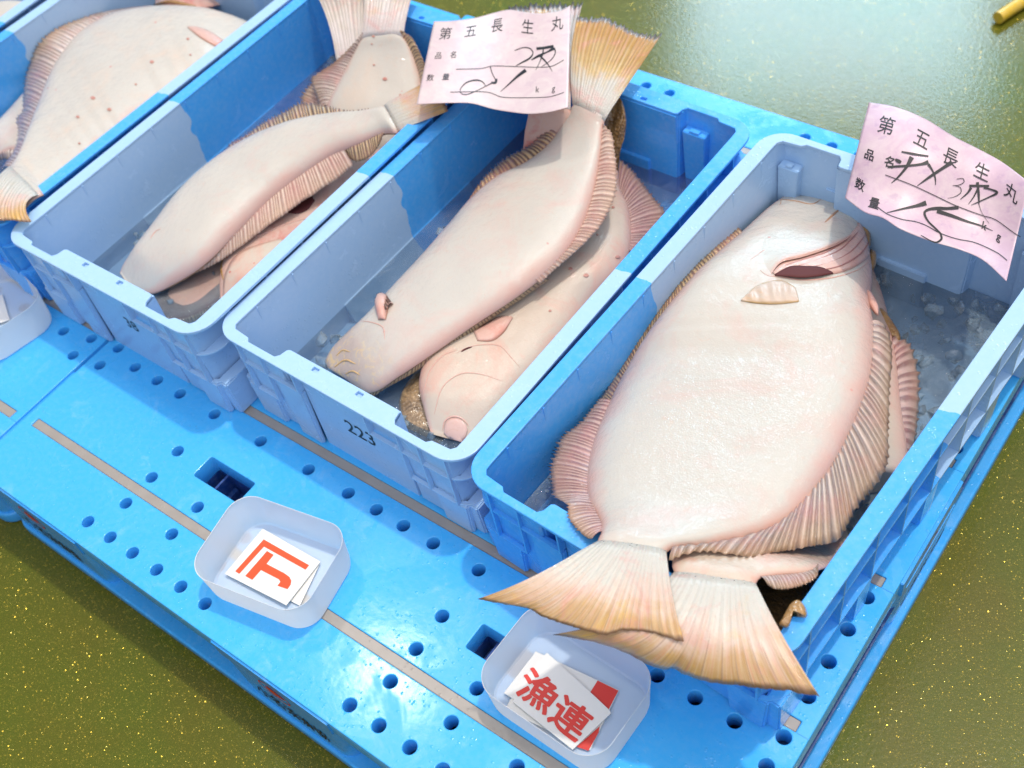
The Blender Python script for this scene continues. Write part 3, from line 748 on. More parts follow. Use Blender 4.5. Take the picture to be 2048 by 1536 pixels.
    def sheet(s, name, base, O, m, rays, sub, nr, jag, amp, sag, mid=None, ragged=0, sink=0):
        nc = len(base); v = []; uv = []; f = []
        rnd = random.Random(hash(s.key + name) % 999 if False else sum(map(ord, s.key + name)))
        rj = [rnd.uniform(.2, 1) for _ in range(rays + 2)]
        for i in range(nc):
            us = i / sub + .22 * math.sin(i * .21 + rays) + .12 * math.sin(i * .077); ph = us % 1; c_ = math.cos(2 * math.pi * ph); D = O[i] - base[i]
            ext = .05 * noise.noise(Vector((i * .03, rays, 1.7))) + jag * (max(0, c_)**2 * 1.0 - .35 * (1 - max(0, c_))) * rj[int(round(i / sub)) % len(rj)]
            if ragged: ext += ragged * noise.noise(Vector((i * .35, s.ci or 0, 3.3)))
            for j in range(nr):
                t = j / (nr - 1); tt = t * (1 + ext * t**3)
                if mid is not None:
                    q = tt; P = base[i] * (1 - q) * (1 - 2 * q) + mid[i] * 4 * q * (1 - q) + O[i] * q * (2 * q - 1)
                else: P = base[i] + D * tt
                P = P + np.array([0, 0, amp * c_ * (.35 + .65 * min(1, t * 3)) + sag * math.sin(math.pi * t) - sink * max(0, 1 - t * 7)])
                v.append(P); uv.append((us, t))
        for i in range(nc - 1):
            for j in range(nr - 1): f.append((i * nr + j, (i + 1) * nr + j, (i + 1) * nr + j + 1, i * nr + j + 1))
        o = link(name, mesh(name, v, f, uv), m, s.root, 9)
        sm = o.modifiers.new('thickness', 'SOLIDIFY'); sm.thickness = .0006; sm.offset = 0
        return o
    def tail(s, outer, z, m, rays=18, mid=None, zmid=None, jag=.015, amp=.0006, sag=.0, end=-1, ragged=.02, zs=None, flip=False, sub=6):
        nc = rays * sub + 1; nr = 14
        L, R = s.L[end], s.R[end]; bl = s.bl[end]
        k = max(len(s.L) - s.nk, 0)
        base = np.array([s.L[k] + (s.R[k] - s.L[k]) * (.02 + .96 * t) + np.array([0, 0, s.bl[k] * (1 - abs(2 * (.02 + .96 * t) - 1)**3.6)**.58 + .0012]) for t in np.linspace(0.0, 1.0, nc)])
        zz = zs if zs else [z] * len(outer)
        O = catm(np.array([(x, y, q) for (x, y), q in zip(outer, zz)]), nc); O = np.array([U(*p) for p in O])
        md = None
        if mid:
            mm = catm(np.array([(x, y, zmid if zmid else (L[2] + z) / 2) for x, y in mid]), nc); md = np.array([U(*p) for p in mm])
        return s.sheet('tail_fin', base, O, m, rays, sub, nr, jag, amp, sag, md, ragged, .0022)
    def patch(s, name, A, B, m, lift=.002, n=24, k=8, ridges=0, ramp_=.0, par=None, arch=1, closed_z=None, amp=.0012, flap=False):
        """flap lying on the body between two surveyed polylines"""
        a = catm(np.array([(*p, 0) for p in A]), n); b = catm(np.array([(*p, 0) for p in B]), n); v = []; uv = []; f = []
        for i in range(n):
            for j in range(k):
                t = j / (k - 1); P = a[i] * (1 - t) + b[i] * t
                h = lift * (math.sin(math.pi * t)**.6 if arch else 1) * (math.sin(math.pi * (i + .3) / (n - .4))**.5) + ramp_ * t + .0005
                if ridges: h += amp * math.cos(2 * math.pi * ridges * (i / (n - 1))) * math.sin(math.pi * t)
                if flap: h = -.0012 + (lift + .0012) * t**1.6 * min(1, math.sin(math.pi * (i + .1) / (n - .8)) * 1.6)
                v.append(s.surf(P[0], P[1], h)); uv.append((i / (n - 1) * max(1, ridges), t))
        for i in range(n - 1):
            for j in range(k - 1): f.append((i * k + j, (i + 1) * k + j, (i + 1) * k + j + 1, i * k + j + 1))
        o = link(name, mesh(name, v, f, uv), m, s.root, 9)
        sm = o.modifiers.new('thickness', 'SOLIDIFY'); sm.thickness = .0008; sm.offset = 0
        return o
    def cord(s, name, pts, m, r=.0012, lift=.0002, n=30):
        """thin raised or sunken line (fold, slit, gill edge) following the body"""
        c = catm(np.array([(*p, 0) for p in pts]), n); v = []; f = []; P = [s.surf(x, y, lift) for x, y, _ in c]
        for i in range(n):
            t = (P[min(i + 1, n - 1)] - P[max(i - 1, 0)]).normalized(); up = Vector((0, 0, 1)); sd_ = t.cross(up).normalized(); up = sd_.cross(t)
            rr = r * math.sin(math.pi * (i + .4) / (n - .2))**.5
            for q in range(8):
                a = 2 * math.pi * q / 8; v.append(P[i] + sd_ * math.cos(a) * rr + up * math.sin(a) * rr * .6)
        for i in range(n - 1):
            for q in range(8): f.append((i * 8 + q, i * 8 + (q + 1) % 8, (i + 1) * 8 + (q + 1) % 8, (i + 1) * 8 + q))
        return link(name, mesh(name, v, f), m, s.root, 9)

# ---- crate 4, lower fish first
F2 = Fish('F2', 'flatfish', 'cream flatfish under the largest one, its own tail hanging over the right front corner', 4, [
    (1600, 470, .060, 1720, 470, .060, .012), (1560, 560, .060, 1765, 590, .060, .022), (1520, 680, .065, 1790, 700, .075, .025), (1480, 800, .07, 1801, 800, .08, .026), (1440, 920, .085, 1815, 930, .085, .024),
    (1400, 1010, .11, 1790, 1040, .095, .022), (1372, 1062, .14, 1710, 1110, .13, .018), (1356, 1090, .160, 1620, 1146, .165, .014), (1347, 1110, .172, 1550, 1152, .176, .010), (1344, 1128, .180, 1520, 1156, .183, .009), (1345, 1146, .184, 1515, 1170, .186, .008), (1347, 1166, .187, 1517, 1188, .188, .007), (1347, 1184, .188, 1521, 1202, .189, .006)], m_skin_b, nu=90, seed=4)
F2.fin('dorsal_fin', 'R', (1788, 690), (1815, 930), [(1790, 672), (1818, 687), (1830, 718), (1837, 762), (1837, 800), (1834, 845), (1826, 900), (1818, 945)], .072, m_fin_red, 16, .12, .0014)
F2.fin('anal_fin', 'R', (1640, 1145), (1530, 1163), [(1636, 1128), (1633, 1152), (1608, 1170), (1575, 1178), (1550, 1178), (1535, 1170)], [.188, .186, .185, .184, .184, .184], m_fin, 18, .12, .0006, free=True)
F2.tail([(1112, 1269), (1150, 1276), (1200, 1287), (1255, 1306), (1292, 1325), (1330, 1338), (1348, 1336), (1370, 1347), (1415, 1362), (1478, 1370), (1571, 1378), (1638, 1392)], .17, m_tail, 16,
        mid=[(1250, 1225), (1280, 1245), (1315, 1258), (1350, 1266), (1390, 1272), (1430, 1276), (1490, 1276), (1560, 1262)], zmid=.192, zs=[.172, .170, .168, .166, .165, .164, .164, .165, .168, .172, .178, .184])
# ---- largest fish
F1 = Fish('F1', 'flatfish', 'largest white flatfish, belly up in the rightmost crate, orange tail over the front rim', 4, [
    (1568, 392, .100, 1650, 388, .100, .012), (1535, 418, .098, 1712, 430, .100, .028), (1490, 462, .092, 1738, 500, .100, .034), (1432, 512, .088, 1745, 560, .104, .037), (1380, 562, .088, 1740, 610, .112, .040), (1305, 655, .088, 1748, 655, .122, .042),
    (1255, 735, .092, 1744, 745, .128, .043), (1216, 812, .098, 1722, 815, .133, .042), (1186, 885, .108, 1690, 890, .137, .040), (1173, 955, .122, 1645, 966, .142, .036), (1178, 1005, .140, 1565, 1050, .150, .030),
    (1200, 1045, .163, 1440, 1090, .165, .024), (1200, 1072, .182, 1350, 1096, .182, .016), (1176, 1100, .192, 1330, 1118, .192, .011), (1160, 1118, .196, 1330, 1140, .196, .009)], m_skin_big, nu=90, nv=34, seed=1)
F1.fin('dorsal_fin', 'R', (1748, 650), (1350, 1098), [(1772, 652), (1781, 680), (1783, 724), (1781, 760), (1778, 810), (1777, 865), (1776, 917), (1764, 950), (1744, 982), (1718, 1015), (1696, 1048), (1674, 1077), (1640, 1088), (1581, 1098), (1540, 1106), (1503, 1116), (1464, 1110), (1409, 1103), (1372, 1108), (1338, 1122)],
       [.112, .115, .118, .12, .122, .123, .124, .126, .128, .130, .135, .14, .150, .158, .168, .178, .184, .186, .19, .192], m_fin, 46, .05, .0024, .006)
F1.fin('anal_fin', 'L', (1216, 812), (1195, 1062), [(1196, 800), (1160, 845), (1122, 880), (1106, 920), (1102, 960), (1106, 990), (1135, 1010), (1136, 1032), (1150, 1055), (1175, 1076), (1184, 1078)],
       [.095, .10, .105, .11, .118, .125, .165, .172, .175, .178, .185], m_fin_red, 44, .10, .0010, .004, free=True)
F1.fin('folded_fin', 'L', (1480, 470), (1205, 830), [(1476, 456), (1425, 500), (1372, 552), (1325, 612), (1290, 662), (1240, 738), (1196, 805)], [.082, .078, .078, .078, .08, .084, .09], m_fin_olive, 60, .10, .0008, .002, lo=.0235)
F1.tail([(956, 1198), (1000, 1207), (1054, 1217), (1080, 1232), (1105, 1241), (1151, 1254), (1210, 1268), (1240, 1262), (1269, 1262), (1308, 1266), (1335, 1273), (1367, 1279)], .19, m_tail, 20,
        mid=[(1068, 1152), (1100, 1175), (1150, 1185), (1200, 1190), (1250, 1194), (1290, 1196), (1320, 1198), (1345, 1192)], zmid=.199, zs=[.186, .186, .187, .188, .188, .189, .190, .191, .191, .192, .193, .194])
# gill cover folds, slit, pectoral fin, jaw
m_fold = ink('fold_dark_pink', (.46, .20, .17), .35); m_crease = ink('crease_brown', (.42, .22, .12), .4)
F1.patch('gill_membrane', [(1545, 546), (1562, 527), (1600, 516), (1640, 502), (1680, 484), (1708, 460), (1724, 438)], [(1550, 551), (1578, 543), (1612, 544), (1660, 549), (1702, 538), (1738, 512), (1746, 486)], m_flesh, .0030, 60, 12)
for fold in ([(1588, 538), (1630, 525), (1680, 502), (1714, 466)], [(1606, 541), (1655, 530), (1700, 506), (1729, 470)], [(1632, 545), (1676, 536), (1716, 512), (1739, 480)], [(1570, 534), (1610, 522), (1655, 506), (1700, 476)]):
    F1.cord('gill_fold', fold, m_fold, .0011, .0032)
F1.patch('gill_cover', [(1490, 500), (1520, 452), (1570, 425), (1630, 405), (1680, 408), (1706, 432)], [(1540, 552), (1560, 530), (1600, 520), (1642, 506), (1682, 488), (1712, 462)], m_skin_big, .0055, 60, 20, flap=True)
F1.cord('gill_edge', [(1541, 553), (1560, 531), (1600, 521), (1642, 507), (1682, 489), (1712, 463)], m_flesh, .0009, .005)
F1.patch('gill_slit', [(1550, 550), (1580, 538), (1610, 538), (1640, 539), (1664, 546)], [(1550, 553), (1575, 558), (1605, 561), (1638, 557), (1666, 549)], m_slit, .0040, 24, 5, arch=0)
F1.patch('pectoral_fin', [(1482, 601), (1510, 575), (1540, 563), (1565, 562), (1590, 575)], [(1482, 602), (1510, 607), (1545, 609), (1575, 607), (1598, 604)], m_pect, .0035, 40, 10, ridges=5, amp=.0008)
F1.cord('jaw_fold', [(1556, 398), (1590, 402), (1625, 408), (1645, 396)], m_crease, .0010)
F1.cord('mouth_line', [(1634, 458), (1650, 446), (1668, 428), (1686, 412)], m_crease, .0017)
F1.cord('gill_edge', [(1520, 540), (1535, 551), (1560, 553), (1600, 560), (1660, 556), (1715, 540), (1742, 520)], m_flesh, .0010)
def blob(root, name, pts, z, m, h=.008, n=40, ci=None):
    """small rounded piece of flesh with its own thickness"""
    c = catm(np.array([(*p, z) for p in pts + [pts[0]]]), n + 1)[:-1]; W_ = np.array([U(*p) for p in c]); ce = W_.mean(0); v = [ce + np.array([0, 0, h])]; f = []
    R_ = 7
    for r in range(1, R_ + 1):
        t = r / R_
        for p in W_: v.append(ce + (p - ce) * t + np.array([0, 0, h * math.sqrt(max(0, 1 - t * t))]))
    for i in range(n): f.append((0, 1 + i, 1 + (i + 1) % n))
    for r in range(R_ - 1):
        for i in range(n): a = 1 + r * n + i; b = 1 + r * n + (i + 1) % n; f.append((a, a + n, b + n, b))
    k = len(v); v.append(ce - np.array([0, 0, h])); s0 = 1 + (R_ - 1) * n
    for i in range(n): f.append((k, s0 + (i + 1) % n, s0 + i))
    return link(name, mesh(name, v, f), m, root, 9)
m_jaw = brown_mat('jaw_amber', (.33, .17, .05), (.46, .25, .07))
blob(F1.root, 'upper_jaw', [(1700, 425), (1722, 432), (1737, 452), (1743, 480), (1738, 496), (1722, 500), (1708, 480), (1700, 450)], .098, m_jaw, .012)
blob(F1.root, 'eye_bulge', [(1740, 500), (1752, 508), (1752, 530), (1742, 542), (1734, 520)], .088, m_jaw, .010)
blob(F2.root, 'pelvic_fin', [(1752, 612), (1766, 618), (1786, 645), (1800, 668), (1800, 680), (1786, 676), (1764, 652)], .075, m_jaw, .004)
blob(F1.root, 'pelvic_fin', [(1728, 572), (1742, 585), (1757, 612), (1757, 632), (1748, 626), (1734, 600)], .115, m_flesh, .006)
F1.cord('head_crease', [(1500, 520), (1530, 500), (1580, 486), (1640, 470)], m_flesh, .0007)
m_sore = skin_mat('red_sore', (.58, .27, .21), (.50, .13, .10), (.60, .38, .30), pinkness=.7, spots=.1, seed=4.9)
def sores(F, pts):
    for x, y, r in pts:
        r *= .62
        F.patch('red_sore', [(x - r, y), (x - r * .5, y - r * .6), (x + r * .5, y - r * .55), (x + r, y)], [(x - r, y + 1), (x - r * .5, y + r * .6), (x + r * .4, y + r * .7), (x + r, y + 1)], m_sore, .0002, 12, 6)
# small brown fish, mostly hidden at the front right corner
F16 = Fish('F16', 'flatfish', 'nearly hidden brown flatfish, its curled brown fin end beside the rightmost crate tail', 4, [
    (1440, 1000, .04, 1560, 1040, .04, .01), (1470, 1100, .05, 1600, 1130, .05, .012), (1500, 1180, .07, 1620, 1180, .06, .012), (1530, 1230, .10, 1610, 1215, .08, .01), (1560, 1262, .13, 1600, 1240, .12, .006)], m_brown, nu=30, nv=12)
blob(F16.root, 'curled_fin', [(1556, 1250), (1570, 1225), (1582, 1206), (1596, 1199), (1609, 1210), (1615, 1228), (1611, 1236), (1598, 1222), (1586, 1222), (1578, 1236), (1580, 1250), (1572, 1256)], .188, m_jaw, .006)

# ---- crate 3
F6 = Fish('F6', 'flatfish', 'mottled brown flatfish submerged at the front of the crate marked 223', 3, [
    (800, 850, .040, 880, 888, .040, .006), (798, 800, .040, 900, 860, .035, .012), (822, 755, .040, 930, 800, .035, .014), (880, 690, .038, 990, 740, .03, .012)], brown_mat('mottled_brown_skin', (.14, .09, .05), (.46, .30, .16)), nu=30, nv=16)
F5 = Fish('F5', 'flatfish', 'pink flatfish whose grey tail stands up behind the 51 kg paper tag', 3, [
    (930, 560, .05, 1100, 560, .05, .012), (960, 450, .055, 1130, 450, .055, .016), (1000, 370, .07, 1150, 370, .07, .016), (1042, 310, .10, 1145, 320, .10, .012), (1050, 262, .135, 1150, 275, .135, .010), (1060, 215, .168, 1142, 215, .168, .008), (1068, 180, .178, 1128, 180, .178, .006)], m_skin_red, nu=40, seed=9)
F5.tail([(1012, 22), (1030, 12), (1045, 16), (1062, 10), (1085, 12), (1110, 6), (1140, 5), (1166, 4)], .186, m_tail_grey, 14, mid=[(1035, 100), (1070, 100), (1110, 98), (1148, 95)], zmid=.184, ragged=.04, jag=.04)
F4 = Fish('F4', 'flatfish', 'pinkish flatfish with red sores lying along the right side of the crate marked 223', 3, [
    (862, 868, .050, 935, 888, .045, .010), (848, 820, .055, 985, 850, .045, .020), (838, 765, .060, 1055, 770, .05, .026), (860, 700, .065, 1125, 690, .05, .028), (930, 630, .065, 1185, 610, .05, .028), (1010, 560, .065, 1240, 550, .055, .028),
    (1080, 490, .068, 1262, 488, .06, .026), (1140, 425, .07, 1258, 418, .065, .022), (1185, 370, .075, 1238, 372, .07, .014), (1206, 330, .09, 1238, 332, .09, .009), (1218, 300, .11, 1240, 300, .11, .006)], m_skin_b, seed=6)
F4.fin('dorsal_fin', 'R', (1236, 370), (1262, 500), [(1240, 318), (1262, 338), (1285, 368), (1312, 400), (1330, 425), (1320, 470), (1290, 520)], [.07, .062, .055, .05, .048, .045, .045], m_fin_red, 26, .05, .0014, .003)
tl = F4.tail([(1214, 192), (1224, 186), (1236, 190), (1246, 205), (1252, 235), (1250, 268), (1240, 300)], .165, m_brown, 8, zs=[.172, .172, .17, .165, .15, .13, .115], jag=0, ragged=0)
F4.patch('pectoral_fin', [(947, 662), (968, 650), (1000, 633), (1024, 634)], [(955, 682), (985, 682), (1008, 665), (1025, 637)], m_pect_red, .003, 18, 8)
F4.cord('gill_edge', [(912, 707), (928, 698), (958, 690), (1000, 692), (1020, 712), (1040, 735)], m_flesh, .0007)
F4.cord('gill_edge', [(846, 790), (860, 742), (885, 712), (915, 700)], m_flesh, .0009)
F4.cord('jaw_fold', [(868, 830), (885, 775), (920, 748), (960, 748), (1005, 762)], m_flesh, .0008)
F4.cord('gill_slit', [(922, 704), (932, 698), (944, 694)], m_slit, .0014, .0004)
F4.patch('mouth', [(888, 866), (892, 845), (905, 836), (922, 840), (934, 852)], [(892, 870), (905, 882), (918, 886), (930, 876), (935, 862)], m_flesh, .0016, 20, 8)
F4.cord('lip', [(885, 862), (890, 842), (905, 833), (924, 837), (938, 852)], m_flesh, .0013)
sores(F4, [(1172, 551, 9), (1141, 538, 7), (1235, 514, 8), (1226, 415, 5), (1100, 622, 5), (1195, 470, 4)])
F3 = Fish('F3', 'flatfish', 'long white flatfish with raised gold tail, head down in the crate marked 223', 3, [
    (650, 722, .050, 656, 736, .050, .006), (662, 700, .052, 690, 757, .052, .014), (690, 673, .056, 738, 786, .058, .022), (728, 640, .062, 800, 752, .072, .028), (778, 586, .070, 873, 703, .085, .030), (838, 522, .078, 945, 653, .095, .032), (900, 450, .088, 1030, 597, .104, .034),
    (940, 403, .094, 1095, 547, .110, .034), (990, 360, .102, 1140, 500, .116, .032), (1050, 330, .112, 1172, 440, .124, .028), (1096, 293, .126, 1192, 370, .136, .022), (1124, 250, .145, 1202, 305, .150, .016), (1140, 222, .162, 1207, 255, .164, .011), (1147, 195, .176, 1215, 235, .176, .008), (1148, 170, .182, 1224, 215, .182, .006)], m_skin_h, nu=90, nv=32, seed=2)
F3.fin('dorsal_fin', 'L', (925, 420), (1135, 232), [(938, 405), (962, 362), (979, 342), (1010, 317), (1037, 303), (1060, 292), (1092, 262), (1125, 237)], [.092, .098, .102, .108, .114, .12, .138, .156], m_fin_olive, 32, .14, .0014, .004)
F3.fin('anal_fin', 'R', (1207, 255), (1070, 570), [(1206, 251), (1222, 266), (1230, 308), (1233, 342), (1233, 372), (1226, 405), (1213, 433), (1188, 467), (1147, 508), (1106, 543), (1080, 568)], [.168, .162, .152, .146, .140, .134, .128, .122, .115, .11, .106], m_fin_pale, 46, .10, .0016, .003)
F3.fin('trailing_fin', 'R', (1090, 555), (700, 762), [(1098, 560), (1012, 618), (945, 664), (875, 712), (820, 750), (772, 776), (738, 793), (700, 764)], [.095, .090, .083, .075, .066, .058, .050, .048], m_fin_olive, 60, .05, .0006, .0)
F3.tail([(1154, 38), (1182, 42), (1215, 37), (1232, 44), (1249, 50), (1266, 60), (1290, 68), (1322, 72)], .205, m_tail_gold, 18, mid=[(1142, 112), (1165, 115), (1190, 120), (1215, 127), (1240, 135), (1262, 160)], zmid=.193, zs=[.205, .206, .207, .206, .204, .203, .202, .20], ragged=.04, jag=.03)
F3.patch('pectoral_fin', [(757, 640), (752, 615), (752, 592), (761, 581)], [(772, 640), (776, 620), (776, 598), (768, 582)], m_pect_red, .009, 18, 8)
F3.cord('jaw_fold', [(668, 735), (690, 720), (712, 728)], m_pect, .0016)
F3.cord('jaw_fold', [(672, 712), (686, 700), (700, 704)], m_pect, .0014)
F3.cord('jaw_fold', [(690, 748), (705, 742), (720, 750)], m_pect, .0014)
F3.cord('gill_edge', [(722, 642), (745, 645), (766, 655), (770, 680)], m_flesh, .0008)

# ---- crate 2
F11 = Fish('F11', 'flatfish', 'grey-pink flatfish submerged at the front of the crate with two raised tails', 2, [
    (300, 600, .038, 330, 640, .036, .006), (345, 570, .038, 385, 636, .036, .012), (420, 525, .036, 450, 600, .034, .014), (500, 470, .036, 530, 550, .034, .014), (580, 400, .034, 620, 470, .034, .012)], skin_mat('grey_pink_skin', (.42, .30, .25), (.45, .18, .14), (.36, .16, .14), seed=4.4), nu=36, nv=16)
F11.fin('dorsal_fin', 'R', (340, 640), (470, 590), [(345, 648), (380, 645), (425, 622), (470, 590)], .034, m_fin_olive, 24, .1, .0008)
F10 = Fish('F10', 'flatfish', 'reddened flatfish against the right wall of the crate with raised tails, its dark sore showing', 2, [
    (441, 600, .046, 480, 612, .044, .008), (440, 555, .05, 548, 575, .045, .018), (452, 505, .054, 610, 515, .048, .024), (476, 480, .058, 680, 455, .05, .026), (530, 445, .058, 745, 392, .052, .026), (600, 395, .058, 800, 340, .054, .024), (680, 335, .058, 850, 290, .056, .020), (750, 285, .06, 880, 250, .06, .012)], m_skin_red, seed=8)
F10.patch('dark_sore', [(565, 412), (585, 400), (605, 392), (625, 392)], [(572, 425), (595, 428), (615, 420), (630, 402)], m_slit, .001, 18, 8)
F10.patch('pale_cheek', [(446, 600), (450, 550), (475, 508), (515, 490), (560, 478)], [(490, 605), (520, 585), (550, 560), (580, 540), (610, 500)], m_skin_b, .003, 24, 12)
F10.cord('gill_edge', [(476, 482), (520, 470), (560, 452), (600, 440), (640, 432)], m_flesh, .0012)
F10.cord('slimy_edge', [(472, 484), (452, 505), (443, 535), (447, 560)], m_jaw, .0022)
F9 = Fish('F9', 'flatfish', 'white flatfish with raised tail half hidden behind the red-flecked fish tail', 2, [
    (640, 330, .04, 760, 330, .04, .012), (655, 240, .06, 775, 240, .06, .012), (672, 165, .095, 760, 165, .095, .010), (674, 125, .12, 740, 125, .12, .008), (671, 100, .135, 735, 95, .135, .006)], m_skin_a, nu=36, nv=18, seed=12)
F9.tail([(612, -40), (640, -48), (670, -50), (705, -50), (750, -48)], .185, m_tail_grey, 12, mid=[(652, 32), (675, 30), (705, 30), (735, 30)], zmid=.16)
F9.fin('anal_fin', 'L', (672, 150), (650, 260), [(674, 135), (645, 150), (618, 170), (602, 198), (610, 225)], [.11, .10, .09, .08, .07], m_fin, 18, .15, .0012)
F8 = Fish('F8', 'flatfish', 'white flatfish with red flecks standing tail up at the back of the second crate', 2, [
    (640, 330, .055, 880, 330, .055, .016), (648, 250, .080, 870, 250, .085, .020), (655, 212, .094, 852, 195, .10, .020), (680, 162, .112, 842, 150, .118, .019), (704, 116, .132, 826, 108, .138, .016), (722, 80, .152, 808, 76, .156, .012), (731, 58, .164, 797, 58, .166, .009), (731, 38, .172, 799, 38, .174, .007)], m_skin_c, nu=50, seed=13)
F8.fin('dorsal_fin', 'L', (728, 68), (655, 212), [(731, 60), (700, 96), (668, 126), (638, 146), (622, 158), (632, 190), (640, 222)], [.16, .148, .13, .115, .108, .1, .09], m_fin, 28, .08, .0010, free=True)
F8.fin('anal_fin', 'R', (799, 66), (848, 190), [(806, 64), (826, 78), (840, 106), (850, 132), (852, 160), (850, 185)], [.164, .156, .146, .138, .13, .12], m_fin_olive, 20, .08, .0012, free=True)
F8.tail([(718, -55), (745, -62), (775, -66), (810, -62), (842, -48)], .20, m_tail_grey, 14, mid=[(729, 0), (755, -2), (785, -2), (822, 0)], zmid=.188)
F7 = Fish('F7', 'flatfish', 'white flatfish stretched along the second crate from the left, snout down at the front', 2, [
    (240, 546, .050, 252, 566, .050, .006), (246, 532, .052, 296, 588, .050, .016), (268, 505, .060, 345, 570, .062, .026), (310, 452, .070, 410, 529, .078, .032), (362, 387, .080, 470, 470, .090, .034), (430, 327, .090, 545, 398, .10, .034), (513, 278, .102, 610, 348, .112, .032),
    (590, 250, .114, 665, 312, .124, .028), (660, 234, .128, 722, 288, .136, .022), (722, 226, .145, 768, 268, .148, .015), (765, 213, .160, 796, 267, .160, .011), (795, 196, .172, 811, 257, .172, .008), (808, 191, .177, 828, 245, .177, .006)], m_skin_a, nu=84, nv=30, seed=3)
F7.fin('dorsal_fin', 'L', (455, 312), (740, 222), [(452, 302), (460, 286), (480, 276), (533, 241), (574, 221), (600, 206), (650, 212), (700, 222), (738, 220)], [.088, .09, .095, .105, .115, .12, .13, .138, .146], m_fin_olive, 44, .12, .0012, .003)
F7.fin('anal_fin', 'R', (410, 529), (690, 300), [(392, 545), (430, 528), (472, 500), (513, 469), (564, 432), (615, 397), (666, 363), (707, 332)], [.066, .07, .076, .082, .09, .096, .104, .112], m_fin_pale, 50, .07, .0014, .002)
F7.fin('rear_anal_fin', 'R', (692, 300), (775, 268), [(692, 312), (712, 322), (738, 314), (757, 292), (764, 276)], [.118, .12, .126, .136, .144], m_fin_olive, 16, .14, .0010, .002)
F7.tail([(845, 168), (862, 176), (876, 190), (888, 206), (896, 222)], .186, m_tail, 10, zs=[.186] * 5)
F7.cord('jaw_fold', [(300, 478), (312, 462), (322, 458)], m_flesh, .0010)

sores(F8, [(747, 73, 5), (764, 61, 4), (744, 88, 3), (770, 158, 8), (801, 190, 4), (748, 130, 4)])
# ---- crate 1
F13 = Fish('F13', 'flatfish', 'reddish flatfish beyond the rounded white fish, only its open red edge showing at the top', 1, [
    (440, 10, .08, 410, -60, .06, .01), (395, 20, .10, 370, -60, .06, .015), (350, 20, .10, 335, -60, .06, .018), (300, 22, .10, 305, -50, .06, .014)], m_skin_red, nu=24, nv=14)
F13.cord('gill_edge', [(300, 14), (335, 4), (365, 8), (392, 14)], m_jaw, .004, .002)
F14 = Fish('F14', 'flatfish', 'small white flatfish wedge under the left fin of the rounded white fish', 1, [
    (70, 160, .05, 110, 240, .05, .01), (20, 220, .055, 60, 300, .055, .014), (-20, 262, .06, 20, 300, .06, .012), (-60, 300, .06, -20, 320, .06, .008)], m_skin_a, nu=24, nv=14)
F14.fin('anal_fin', 'R', (60, 300), (-20, 318), [(60, 320), (30, 325), (8, 318), (-20, 330)], .05, m_fin, 14, .1, .001)
F12 = Fish('F12', 'flatfish', 'rounded white flatfish filling its crate, orange tail tip over the crate corner', 1, [
    (545, 62, .10, 560, 75, .10, .01), (486, 45, .10, 520, 85, .10, .020), (425, 28, .10, 470, 115, .10, .030), (362, 20, .10, 425, 150, .11, .036), (298, 21, .10, 375, 190, .115, .038), (228, 33, .098, 325, 228, .12, .038), (165, 68, .098, 275, 262, .125, .036),
    (112, 132, .102, 228, 298, .130, .032), (78, 210, .11, 180, 332, .138, .028), (56, 268, .125, 132, 364, .148, .022), (32, 322, .145, 92, 388, .160, .016), (0, 343, .160, 66, 400, .172, .012), (-22, 352, .172, 44, 408, .178, .009)], m_skin_c, nu=80, nv=30, seed=5)
F12.fin('dorsal_fin', 'L', (310, 21), (20, 335), [(300, 12), (250, 18), (200, 26), (150, 42), (112, 58), (88, 76), (72, 95), (60, 125), (51, 150), (47, 195), (44, 225), (33, 237), (36, 262), (32, 290), (22, 312), (4, 338)],
        [.095, .092, .09, .088, .086, .085, .085, .086, .088, .09, .094, .098, .104, .112, .122, .14], m_fin, 62, .06, .0012, .004)
F12.tail([(-60, 440), (-30, 440), (0, 441), (25, 442), (45, 446), (64, 444)], .178, m_tail, 14, mid=[(-40, 395), (-10, 398), (20, 402), (52, 410)], zmid=.180)
sores(F12, [(381, 110, 4), (304, 124, 7), (272, 169, 4), (186, 196, 8), (219, 219, 7), (159, 287, 4), (240, 246, 5), (156, 234, 6), (376, 78, 5)])
F12.patch('pectoral_fin', [(375, 54), (395, 54), (425, 66), (447, 82)], [(376, 56), (395, 72), (415, 85), (436, 96)], m_pect_red, .003, 18, 8)
# ---- crate 0
F15 = Fish('F15', 'flatfish', 'pale fish end in the top left corner crate with a dark back edge', 0, [
    (60, 5, .12, 75, 40, .11, .008), (20, 4, .12, 50, 60, .11, .016), (-20, 10, .12, 10, 80, .11, .018), (-70, 30, .12, -40, 110, .11, .016)], m_skin_c, nu=24, nv=14, clampw=False)

